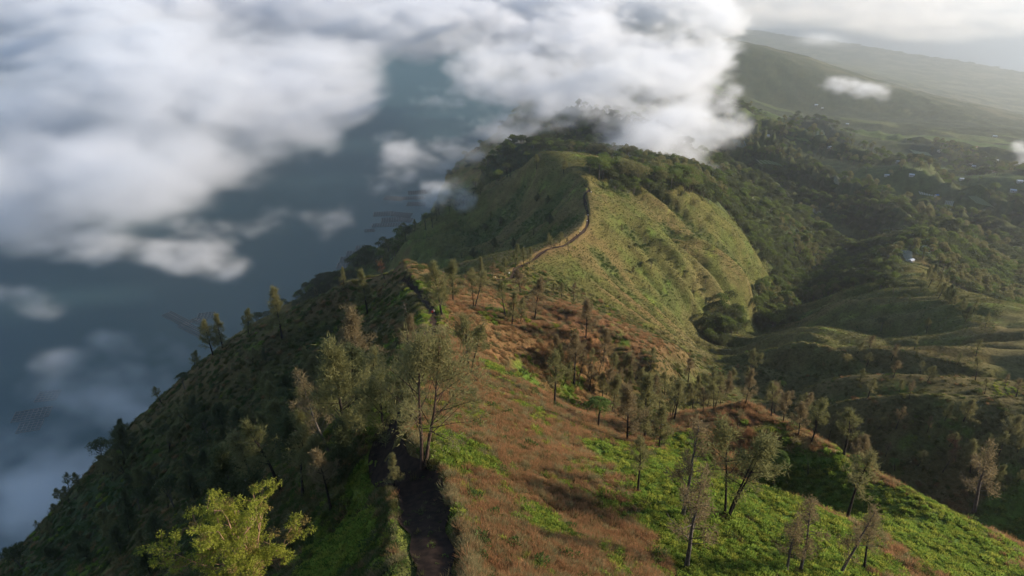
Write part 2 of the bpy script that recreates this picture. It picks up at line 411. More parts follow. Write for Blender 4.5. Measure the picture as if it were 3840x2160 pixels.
COL = mix(COL, mix(np.broadcast_to(fieldc, X.shape + (3,)), fieldc2, smooth(.1, .8, n_d + .5 * n_b)), np.clip(farm, 0, 1))
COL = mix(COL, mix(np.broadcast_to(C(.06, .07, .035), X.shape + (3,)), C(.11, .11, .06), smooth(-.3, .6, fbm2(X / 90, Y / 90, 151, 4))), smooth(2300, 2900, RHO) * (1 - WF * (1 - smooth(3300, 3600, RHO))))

# under the tussocks of the near slopes lie thatch and soil
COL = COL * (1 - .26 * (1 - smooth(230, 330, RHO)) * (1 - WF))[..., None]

# ------------------------------------------------------------------ materials
def new_mat(name):
    m = bpy.data.materials.new(name); m.use_nodes = True
    m.node_tree.nodes.clear()
    out = m.node_tree.nodes.new('ShaderNodeOutputMaterial')
    return m, m.node_tree.nodes.new, m.node_tree.links.new, out

def leaf_mat(name, c1, c2, trans=0.35, var=0.5, base=None, h=.5):
    """Diffuse and translucent foliage with a shift of colour from plant to plant."""
    m, N, L, out = new_mat(name)
    info = N('ShaderNodeObjectInfo'); mixc = N('ShaderNodeMix'); mixc.data_type = 'RGBA'
    noise = N('ShaderNodeTexNoise'); noise.inputs['Scale'].default_value = 0.6
    geo = N('ShaderNodeNewGeometry'); L(geo.outputs['Position'], noise.inputs['Vector'])
    add = N('ShaderNodeMath'); add.operation = 'MULTIPLY_ADD'; add.inputs[1].default_value = 1 - var; L(noise.outputs['Fac'], add.inputs[0])
    mu = N('ShaderNodeMath'); mu.operation = 'MULTIPLY'; mu.inputs[1].default_value = var; L(info.outputs['Random'], mu.inputs[0]); L(mu.outputs[0], add.inputs[2])
    L(add.outputs[0], mixc.inputs['Factor']); mixc.inputs['A'].default_value = (*c1, 1); mixc.inputs['B'].default_value = (*c2, 1)
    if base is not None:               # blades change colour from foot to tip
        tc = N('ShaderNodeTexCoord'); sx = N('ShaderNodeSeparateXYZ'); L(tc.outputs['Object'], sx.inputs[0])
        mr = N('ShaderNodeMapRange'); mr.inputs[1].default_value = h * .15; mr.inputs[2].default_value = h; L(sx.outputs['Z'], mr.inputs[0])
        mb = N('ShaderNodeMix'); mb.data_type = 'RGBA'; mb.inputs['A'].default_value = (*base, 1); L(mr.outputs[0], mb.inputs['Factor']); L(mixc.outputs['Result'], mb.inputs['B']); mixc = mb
    d = N('ShaderNodeBsdfDiffuse'); t = N('ShaderNodeBsdfTranslucent'); s = N('ShaderNodeMixShader'); s.inputs[0].default_value = trans
    L(mixc.outputs['Result'], d.inputs[0]); L(mixc.outputs['Result'], t.inputs[0]); L(d.outputs[0], s.inputs[1]); L(t.outputs[0], s.inputs[2]); L(s.outputs[0], out.inputs[0])
    return m

def plain_mat(name, c, rough=0.9, c2=None, scale=3.0, metal=0.0):
    m, N, L, out = new_mat(name)
    b = N('ShaderNodeBsdfPrincipled'); b.inputs['Roughness'].default_value = rough; b.inputs['Metallic'].default_value = metal
    if rough > .85: b.inputs['Specular IOR Level'].default_value = .08
    b.inputs['Base Color'].default_value = (*c, 1)
    if c2:
        tc = N('ShaderNodeTexCoord'); no = N('ShaderNodeTexNoise'); no.inputs['Scale'].default_value = scale; no.inputs['Detail'].default_value = 6
        L(tc.outputs['Object'], no.inputs['Vector'])
        mx = N('ShaderNodeMix'); mx.data_type = 'RGBA'; mx.inputs['A'].default_value = (*c, 1); mx.inputs['B'].default_value = (*c2, 1)
        rp = N('ShaderNodeMapRange'); rp.inputs[1].default_value = .35; rp.inputs[2].default_value = .65; L(no.outputs['Fac'], rp.inputs[0]); L(rp.outputs[0], mx.inputs['Factor'])
        L(mx.outputs['Result'], b.inputs['Base Color'])
    L(b.outputs[0], out.inputs[0])
    return m

def ground_mat():
    m, N, L, out = new_mat('hillside_cover')
    at = N('ShaderNodeAttribute'); at.attribute_name = 'cover'
    geo = N('ShaderNodeNewGeometry')
    def noise(scale, det=5):
        k = N('ShaderNodeTexNoise'); k.inputs['Scale'].default_value = scale; k.inputs['Detail'].default_value = det; L(geo.outputs['Position'], k.inputs['Vector']); return k
    n1, n2, n3 = noise(.9, 6), noise(.11, 6), noise(3.5, 3)
    s = N('ShaderNodeMath'); s.operation = 'ADD'; L(n1.outputs['Fac'], s.inputs[0]); L(n2.outputs['Fac'], s.inputs[1])
    r = N('ShaderNodeMapRange'); r.inputs[1].default_value = .7; r.inputs[2].default_value = 1.3; r.inputs[3].default_value = .6; r.inputs[4].default_value = 1.4; L(s.outputs[0], r.inputs[0])
    mul = N('ShaderNodeVectorMath'); mul.operation = 'SCALE'; L(at.outputs['Color'], mul.inputs[0]); L(r.outputs[0], mul.inputs['Scale'])
    b = N('ShaderNodeBsdfPrincipled'); b.inputs['Roughness'].default_value = 1.0; b.inputs['Specular IOR Level'].default_value = 0.1
    L(mul.outputs[0], b.inputs['Base Color'])
    bp = N('ShaderNodeBump'); bp.inputs['Strength'].default_value = .9; bp.inputs['Distance'].default_value = .9
    h = N('ShaderNodeMath'); h.operation = 'ADD'; L(n1.outputs['Fac'], h.inputs[0]); L(n3.outputs['Fac'], h.inputs[1])
    L(h.outputs[0], bp.inputs['Height']); L(bp.outputs[0], b.inputs['Normal']); L(b.outputs[0], out.inputs[0])
    return m

def grid_mesh(name, VX, quads, smooth_=True):
    me = bpy.data.meshes.new(name)
    VX = np.ascontiguousarray(VX, np.float32); quads = np.ascontiguousarray(quads, np.int32)
    k = quads.shape[1]
    me.vertices.add(len(VX)); me.vertices.foreach_set('co', VX.ravel())
    me.loops.add(quads.size); me.loops.foreach_set('vertex_index', quads.ravel())
    me.polygons.add(len(quads)); me.polygons.foreach_set('loop_start', np.arange(0, quads.size, k, dtype=np.int32))
    if smooth_: me.polygons.foreach_set('use_smooth', np.ones(len(quads), bool))
    me.update(calc_edges=True)
    return me
def obj(name, me, mat=None, parent=None):
    o = bpy.data.objects.new(name, me)
    if mat is not None and not me.materials: me.materials.append(mat)
    return link(o, parent)

# ------------------------------------------------------------------ terrain, water
idx = np.arange(NR * NA).reshape(NR, NA)
quads = np.stack([idx[:-1, :-1], idx[:-1, 1:], idx[1:, 1:], idx[1:, :-1]], -1).reshape(-1, 4)
# leave out what lies deep under the lake or the sea
zq = Z.ravel()[quads].max(1); xq = VV.ravel()[quads[:, 0]]; rq = RHO.ravel()[quads[:, 0]]
keepq = (zq > LAKE_Z - 15) | ((xq > 0.05) & (zq > SEA_Z - 12) & (rq > 1500))
me = grid_mesh('hillside', np.stack([X, Y, Z], -1).reshape(-1, 3), quads[keepq])
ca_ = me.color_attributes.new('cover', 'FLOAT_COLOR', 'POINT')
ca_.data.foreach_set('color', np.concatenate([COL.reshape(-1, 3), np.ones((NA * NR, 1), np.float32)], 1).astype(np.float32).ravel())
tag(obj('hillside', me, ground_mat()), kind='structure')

def water(name, z, x0, x1, y0, y1, base, rough, bump, scale):
    m, N, L, out = new_mat(name)
    b = N('ShaderNodeBsdfPrincipled'); b.inputs['Base Color'].default_value = (*base, 1); b.inputs['Roughness'].default_value = rough; b.inputs['IOR'].default_value = 1.33
    geo = N('ShaderNodeNewGeometry'); no = N('ShaderNodeTexNoise'); no.inputs['Scale'].default_value = scale; no.inputs['Detail'].default_value = 4; L(geo.outputs['Position'], no.inputs['Vector'])
    bp = N('ShaderNodeBump'); bp.inputs['Strength'].default_value = bump; L(no.outputs['Fac'], bp.inputs['Height']); L(bp.outputs[0], b.inputs['Normal']); L(b.outputs[0], out.inputs[0])
    me = bpy.data.meshes.new(name); me.from_pydata([(x0, y0, z), (x1, y0, z), (x1, y1, z), (x0, y1, z)], [], [(0, 1, 2, 3)])
    return tag(obj(name, me, m), kind='structure')
water('lake', LAKE_Z, -9000, 250, 120, 9000, (.050, .098, .110), .4, .25, .03)
water('sea', SEA_Z, -1500, 90000, 2500, 120000, (.05, .075, .09), .3, .3, .01)

# trail of dark volcanic soil
soil = plain_mat('trail_soil', (.016, .011, .009), .95, (.040, .026, .019), 1.2)
def trail(name, tr):
    nx = 9; vs = []
    tan = np.gradient(tr, axis=0); tan /= np.linalg.norm(tan, axis=1)[:, None]
    nor = np.stack([-tan[:, 1], tan[:, 0]], 1)
    for i, p in enumerate(tr):
        w = width_at(p) + 0.25 * vnoise(np.array([i * .4]), np.array([3.3]), 5)[0]
        for k in range(nx):
            t = (k / (nx - 1) * 2 - 1)
            q = p + nor[i] * t * w
            vs.append((q[0], q[1], ground(q[0], q[1]) + 0.07 + 0.10 * abs(t) ** 3 + 0.05 * vnoise(np.array([q[0] * 2]), np.array([q[1] * 2]), 9)[0]))
    ii = np.arange(len(tr) * nx).reshape(len(tr), nx)
    q = np.stack([ii[:-1, :-1], ii[:-1, 1:], ii[1:, 1:], ii[1:, :-1]], -1).reshape(-1, 4)
    return tag(obj(name, grid_mesh(name, np.array(vs), q), soil), kind='structure')
for tr in TRAILS: trail('path', tr)

# ------------------------------------------------------------------ plants: meshes
rng = np.random.default_rng(7)
bark_dark = plain_mat('charred_bark', (.016, .014, .013), .95, (.040, .033, .028), 4)
bark_grey = plain_mat('grey_bark', (.070, .060, .052), .95, (.13, .115, .10), 4)
bark_tan = plain_mat('tan_bark', (.22, .13, .08), .9, (.33, .21, .14), 4)
L_olive = leaf_mat('casuarina_olive', (.135, .145, .058), (.225, .205, .095), .5)
L_brown = leaf_mat('casuarina_brown', (.165, .130, .070), (.225, .180, .100), .5)
L_dark = leaf_mat('dark_foliage', (.066, .088, .038), (.112, .122, .060), .45)
L_green = leaf_mat('broadleaf_green', (.080, .125, .034), (.170, .205, .062), .45)
L_lime = leaf_mat('lime_leaves', (.19, .235, .032), (.30, .31, .055), .48, .25)
L_limered = leaf_mat('lime_leaves_reddish', (.22, .15, .06), (.28, .22, .07), .45, .3)
L_fern = leaf_mat('fern_fronds', (.105, .165, .045), (.17, .23, .07), .45)
L_dead = leaf_mat('dead_brown_foliage', (.16, .075, .045), (.20, .10, .06), .3)

class Buf:
    def __init__(s): s.v = []; s.f = []; s.n = 0
    def add(s, verts, faces):
        s.v.append(np.asarray(verts, np.float32)); s.f.append(np.asarray(faces, np.int32) + s.n); s.n += len(verts)
    def mesh(s, name, mat):
        V = np.concatenate(s.v); F = s.f
        me = bpy.data.meshes.new(name)
        sizes = np.concatenate([np.full(len(f), f.shape[1], np.int32) for f in F]); loops = np.concatenate([f.ravel() for f in F])
        me.vertices.add(len(V)); me.vertices.foreach_set('co', V.ravel()); me.loops.add(len(loops)); me.loops.foreach_set('vertex_index', loops)
        me.polygons.add(len(sizes)); me.polygons.foreach_set('loop_start', np.concatenate([[0], np.cumsum(sizes)[:-1]]).astype(np.int32))
        me.update(calc_edges=True); me.materials.append(mat); return me

def tube(buf, pts, radii, k=5):
    pts = np.asarray(pts, float); m = len(pts)
    tan = np.gradient(pts, axis=0); tan /= np.linalg.norm(tan, axis=1)[:, None] + 1e-9
    ref = np.array([0.31, 0.95, 0.05]); a = np.cross(tan, ref); a /= np.linalg.norm(a, axis=1)[:, None] + 1e-9; b = np.cross(tan, a)
    ang = np.arange(k) / k * 2 * math.pi
    V = pts[:, None, :] + np.asarray(radii)[:, None, None] * (np.cos(ang)[None, :, None] * a[:, None, :] + np.sin(ang)[None, :, None] * b[:, None, :])
    i = np.arange(m * k).reshape(m, k); j = np.roll(i, -1, 1)
    buf.add(V.reshape(-1, 3), np.stack([i[:-1], j[:-1], j[1:], i[1:]], -1).reshape(-1, 4))

def slivers(buf, p, d, length, width, rg):
    """One thin leaf triangle at each p along d."""
    m = len(p)
    d = d / (np.linalg.norm(d, axis=1)[:, None] + 1e-9)
    r = rg.normal(size=(m, 3)); side = np.cross(d, r); side /= np.linalg.norm(side, axis=1)[:, None] + 1e-9
    w = width[:, None] if np.ndim(width) else width
    l = length[:, None] if np.ndim(length) else length
    V = np.stack([p - side * w * .5, p + side * w * .5, p + d * l], 1).reshape(-1, 3)
    buf.add(V, np.arange(3 * m).reshape(m, 3))

def leaves(buf, p, d, length, width, rg):
    """Diamond leaves."""
    m = len(p); d = d / (np.linalg.norm(d, axis=1)[:, None] + 1e-9)
    r = rg.normal(size=(m, 3)); side = np.cross(d, r); side /= np.linalg.norm(side, axis=1)[:, None] + 1e-9
    up = np.cross(side, d)
    l = length[:, None]; w = width[:, None]
    V = np.stack([p, p + d * l * .45 + side * w * .5 + up * w * .12, p + d * l, p + d * l * .45 - side * w * .5 + up * w * .12], 1).reshape(-1, 3)
    buf.add(V, np.arange(4 * m).reshape(m, 4))

def path3(p0, p1, m, wob, rg, sag=0):
    t = np.linspace(0, 1, m)[:, None]
    q = p0 + (p1 - p0) * t
    off = np.cumsum(rg.normal(size=(m, 3)) * wob, 0); off -= off[0]; off[:, 2] *= .4
    q = q + off * t; q[:, 2] += sag * (4 * t * (1 - t))[:, 0]
    return q

def casuarina(seed, H=12., base=.20, wid=3.0, n_limb=30, per=95, stems=1, top=.35, droop=-.1, sl=.62, bark=bark_dark, leaf=L_olive, tuft=1.0):
    """Whippy tree: thin dark stem or stems, rising limbs and a feathery crown of needles."""
    rg = np.random.default_rng(seed); T = Buf(); Cn = Buf()
    for s in range(stems):
        a = rg.uniform(0, 6.28); sp = .0 if stems == 1 else rg.uniform(.10, .2) * H
        h = H * rg.uniform(.82, 1.0) if s else H
        tip = np.array([math.cos(a) * sp, math.sin(a) * sp, h])
        tr = path3(np.array([math.cos(a) * .12 * (stems > 1), math.sin(a) * .12 * (stems > 1), -.6]), tip, 9, .11 * H / 12, rg)
        r0 = .020 * H / math.sqrt(stems) ** .7
        tube(T, tr, np.linspace(r0, .02, 9) * np.array([1.25] + [1] * 8), 6)
        nl = max(5, n_limb // stems)
        for k in range(nl):
            f = base + (1 - base) * (k + rg.uniform(0, 1)) / nl
            i = f * 8; i0 = min(int(i), 7); p0 = tr[i0] + (tr[i0 + 1] - tr[i0]) * (i - i0)
            prof = (math.sin(min(1, (f - base) / (1 - base) * .9 + .28) * math.pi) ** .8) * (1 - top * f) + .12
            L = wid * prof * rg.uniform(.65, 1.2); az = rg.uniform(0, 6.28) if stems == 1 else a + rg.normal() * 1.3
            el = rg.uniform(.35, 1.0)
            p1 = p0 + np.array([math.cos(az) * math.cos(el), math.sin(az) * math.cos(el), math.sin(el)]) * L * 1.25
            lb = path3(p0, p1, 5, .05 * L, rg, -.04 * L)
            tube(T, lb, np.linspace(.045 * H / 12 + .012, .014, 5), 3)
            m = int(per * rg.uniform(.55, 1.25) * tuft * 2.2)
            # clusters of needles on side twigs
            nt = max(2, int(m / 24))
            for q in range(nt):
                t = rg.uniform(.28, 1.05); j = min(t, .999) * 4; j0 = int(j); c = lb[j0] + (lb[j0 + 1] - lb[j0]) * (j - j0)
                c = c + rg.normal(size=3) * np.array([.16, .16, .13]) * wid * .55
                mm = max(4, int(m / nt))
                pp = c + rg.normal(size=(mm, 3)) * np.array([.22, .22, .26]) * (.5 + wid * .2)
                out = pp - tr[i0]; out[:, 2] *= .3; out /= np.linalg.norm(out, axis=1)[:, None] + 1e-6
                d = out * .5 + rg.normal(size=(mm, 3)) * .55 + np.array([0, 0, .45 + droop])
                slivers(Cn, pp, d, rg.uniform(.5, 1.2, mm) * sl, rg.uniform(.055, .115, mm), rg)
    return dict(H=H, trunk=T.mesh('trunk', bark), crown=Cn.mesh('crown', leaf))

def broadleaf(seed, H=10., wid=4., n=9, per=150, leaf=L_green, bark=bark_grey, size=.45, base=.35):
    """Round-headed tree built from leaf clumps on limbs."""
    rg = np.random.default_rng(seed); T = Buf(); Cn = Buf()
    tr = path3(np.array([0, 0, -.6]), np.array([rg.normal() * .3, rg.normal() * .3, H * .72]), 7, .12, rg)
    tube(T, tr, np.linspace(.026 * H, .05, 7), 6)
    for k in range(n):
        f = rg.uniform(.45, 1); p0 = tr[min(6, int(f * 6))]
        az = k * 2.4 + rg.uniform(-.5, .5); rr = wid * .5 * math.sqrt((k + .5) / n) * rg.uniform(.75, 1.1); zz = H * (1 - (1 - base) * .5 * (rr / (wid * .5)) ** 2 * rg.uniform(.5, 1.3)) - wid * .12
        c = np.array([math.cos(az) * rr, math.sin(az) * rr, zz])
        tube(T, path3(p0, c, 4, .08, rg), np.linspace(.009 * H, .02, 4), 3)
        R0 = wid * rg.uniform(.17, .27)
        d = rg.normal(size=(per, 3)); d /= np.linalg.norm(d, axis=1)[:, None]; d[:, 2] = np.where(d[:, 2] < -.35, -d[:, 2], d[:, 2])
        pp = c + d * R0 * rg.uniform(.55, 1.12, (per, 1)) * np.array([1.1, 1.1, .85])
        leaves(Cn, pp, d + rg.normal(size=(per, 3)) * .6, rg.uniform(.7, 1.3, per) * size, rg.uniform(.6, 1.1, per) * size * .7, rg)
    return dict(H=H, trunk=T.mesh('trunk', bark), crown=Cn.mesh('crown', leaf))

def dead_tree(seed, H=8., bark=bark_grey, n=12, leaf=None):
    rg = np.random.default_rng(seed); T = Buf(); Cn = Buf()
    tr = path3(np.array([0, 0, -.5]), np.array([rg.normal() * .4, rg.normal() * .4, H]), 8, .13, rg)
    tube(T, tr, np.linspace(.018 * H, .025, 8), 5)
    for k in range(n):
        f = rg.uniform(.3, .95); i0 = min(int(f * 7), 6); az = rg.uniform(0, 6.28); L = H * rg.uniform(.12, .3) * (1.15 - f * .5); el = rg.uniform(.2, .9)
        p1 = tr[i0] + np.array([math.cos(az) * math.cos(el), math.sin(az) * math.cos(el), math.sin(el)]) * L
        lb = path3(tr[i0], p1, 5, .06 * L, rg); tube(T, lb, np.linspace(.05, .012, 5), 3)
        for q in range(3):
            a2 = lb[rg.integers(2, 5)]; tube(T, path3(a2, a2 + rg.normal(size=3) * L * .22 + np.array([0, 0, L * .15]), 3, .02, rg), [.02, .015, .008], 3)
        if leaf:
            mm = 45; pp = lb[rg.integers(1, 5, mm)] + rg.normal(size=(mm, 3)) * .22
            slivers(Cn, pp, rg.normal(size=(mm, 3)) + np.array([0, 0, .3]), rg.uniform(.25, .55, mm), rg.uniform(.05, .09, mm), rg)
    r = dict(H=H, trunk=T.mesh('trunk', bark))
    if leaf: r['crown'] = Cn.mesh('crown', leaf)
    return r

def tree_fern(seed, H=4.5):
    rg = np.random.default_rng(seed); T = Buf()
    tr = path3(np.array([0, 0, -.4]), np.array([.2, .1, H]), 7, .06, rg); tube(T, tr, np.linspace(.16, .10, 7), 6)
    fr = []
    for k in range(13):
        B = Buf(); az = k / 13 * 6.283 + rg.uniform(-.15, .15); L = rg.uniform(1.5, 2.1); dirh = np.array([math.cos(az), math.sin(az), 0])
        t = np.linspace(0, 1, 9); rise = rg.uniform(.5, .9)
        pts = tr[-1] + dirh * (t * L)[:, None] + np.array([0, 0, 1.]) * (rise * t * (1.5 - 2.7 * t) * L * .6)[:, None]
        tube(B, pts, np.linspace(.03, .008, 9), 3)
        side = np.array([-dirh[1], dirh[0], 0])
        tt = np.linspace(.12, .98, 26); px_ = np.stack([np.interp(tt, t, pts[:, i]) for i in range(3)], 1)
        ln = .62 * np.sin(np.clip(tt * 1.05, 0, 1) * math.pi) ** .7 + .08
        for sgn in (-1, 1):
            leaves(B, px_, side * sgn + dirh * .35 + np.array([0, 0, -.22]) + rg.normal(size=(26, 3)) * .05, ln, np.full(26, .15), np.random.default_rng(1))
        fr.append(B.mesh('frond', L_fern))
    return dict(H=H, trunk=T.mesh('trunk', bark_dark), fronds=fr)

VAR = {}
VAR['cas1'] = casuarina(1); VAR['cas2'] = casuarina(2, wid=3.4, n_limb=34, per=100); VAR['cas3'] = casuarina(3, wid=2.4, base=.16, top=.6)
VAR['brown1'] = casuarina(4, wid=3.0, leaf=L_brown, per=90); VAR['brown2'] = casuarina(5, wid=2.2, base=.35, leaf=L_brown, per=70, n_limb=20)
VAR['sparse1'] = casuarina(6, wid=2.6, base=.25, per=34, n_limb=24, bark=bark_grey, leaf=L_brown); VAR['sparse2'] = casuarina(7, wid=2.4, base=.4, per=46, n_limb=22, bark=bark_dark)
VAR['multi1'] = casuarina(8, wid=3.0, stems=4, n_limb=40, per=75, base=.42); VAR['multi2'] = casuarina(9, wid=3.2, stems=3, n_limb=34, per=70, base=.4, bark=bark_dark)
VAR['cone'] = casuarina(10, wid=2.3, base=.08, top=.85, per=110, n_limb=34, H=11)
VAR['hero'] = casuarina(11, wid=4.6, base=.30, n_limb=44, per=80, stems=2, H=13, bark=plain_mat('brown_bark', (.045, .030, .022), .95, (.09, .06, .045), 4))
VAR['dark1'] = casuarina(12, wid=3.2, base=.12, leaf=L_dark, per=130, H=10); VAR['dark2'] = broadleaf(13, H=8, wid=5, leaf=L_dark, n=10, per=120, size=.4)
VAR['leafy1'] = broadleaf(14, H=10, wid=7, n=12, per=130); VAR['leafy2'] = broadleaf(15, H=12, wid=6.5, n=13, per=130, leaf=L_green); VAR['leafy3'] = broadleaf(16, H=9, wid=8, n=12, per=130, leaf=L_olive)
VAR['umbrella'] = broadleaf(19, H=13, wid=6, n=9, per=110, base=.72, leaf=L_dark, bark=bark_dark)
VAR['dead'] = dead_tree(17); VAR['deadred'] = dead_tree(18, H=9, leaf=L_dead, n=18, bark=bark_dark); VAR['pole'] = dead_tree(20, H=6, n=2, bark=bark_dark)
VAR['fern'] = tree_fern(21)

# ------------------------------------------------------------------ trees one can tell apart
placed = []
def plant(name, kind, B, height, lean=(0, 0), rot=0., label='', cat='tree', group=None, wide=1.0):
    v = VAR[kind]; s = height / v['H']
    e = bpy.data.objects.new(name, None); link(e)
    ax = Vector((lean[0], lean[1], 1.0)).normalized()
    q = Vector((0, 0, 1)).rotation_difference(ax)
    e.rotation_mode = 'QUATERNION'; e.rotation_quaternion = q @ Matrix.Rotation(rot, 4, 'Z').to_quaternion()
    e.location = (float(B[0]), float(B[1]), float(B[2])); e.scale = (s * wide, s * wide, s); e.empty_display_size = .3
    tag(e, label, cat, group)
    for part in ('trunk', 'crown'):
        if part in v: link(bpy.data.objects.new(part, v[part]), e)
    for fm in v.get('fronds', []): link(bpy.data.objects.new('frond', fm), e)
    placed.append((float(B[0]), float(B[1])))
    return e
def plant_px(name, kind, bx, by, tx, ty, label, cat='tree', group=None, wide=1.0):
    h = hit(bx, by)
    B, d = h
    r = ray(tx, ty); T = r * (B[1] / r[1])
    dv = T - B; H = max(1.0, dv[2]); H = min(H, 26.)
    lx, ly = dv[0] / H, 0.0
    lx = max(-.5, min(.5, lx))
    return plant(name, kind, B, math.hypot(H, lx * H), (lx, ly), random.uniform(0, 6.28), label, cat, group, wide)

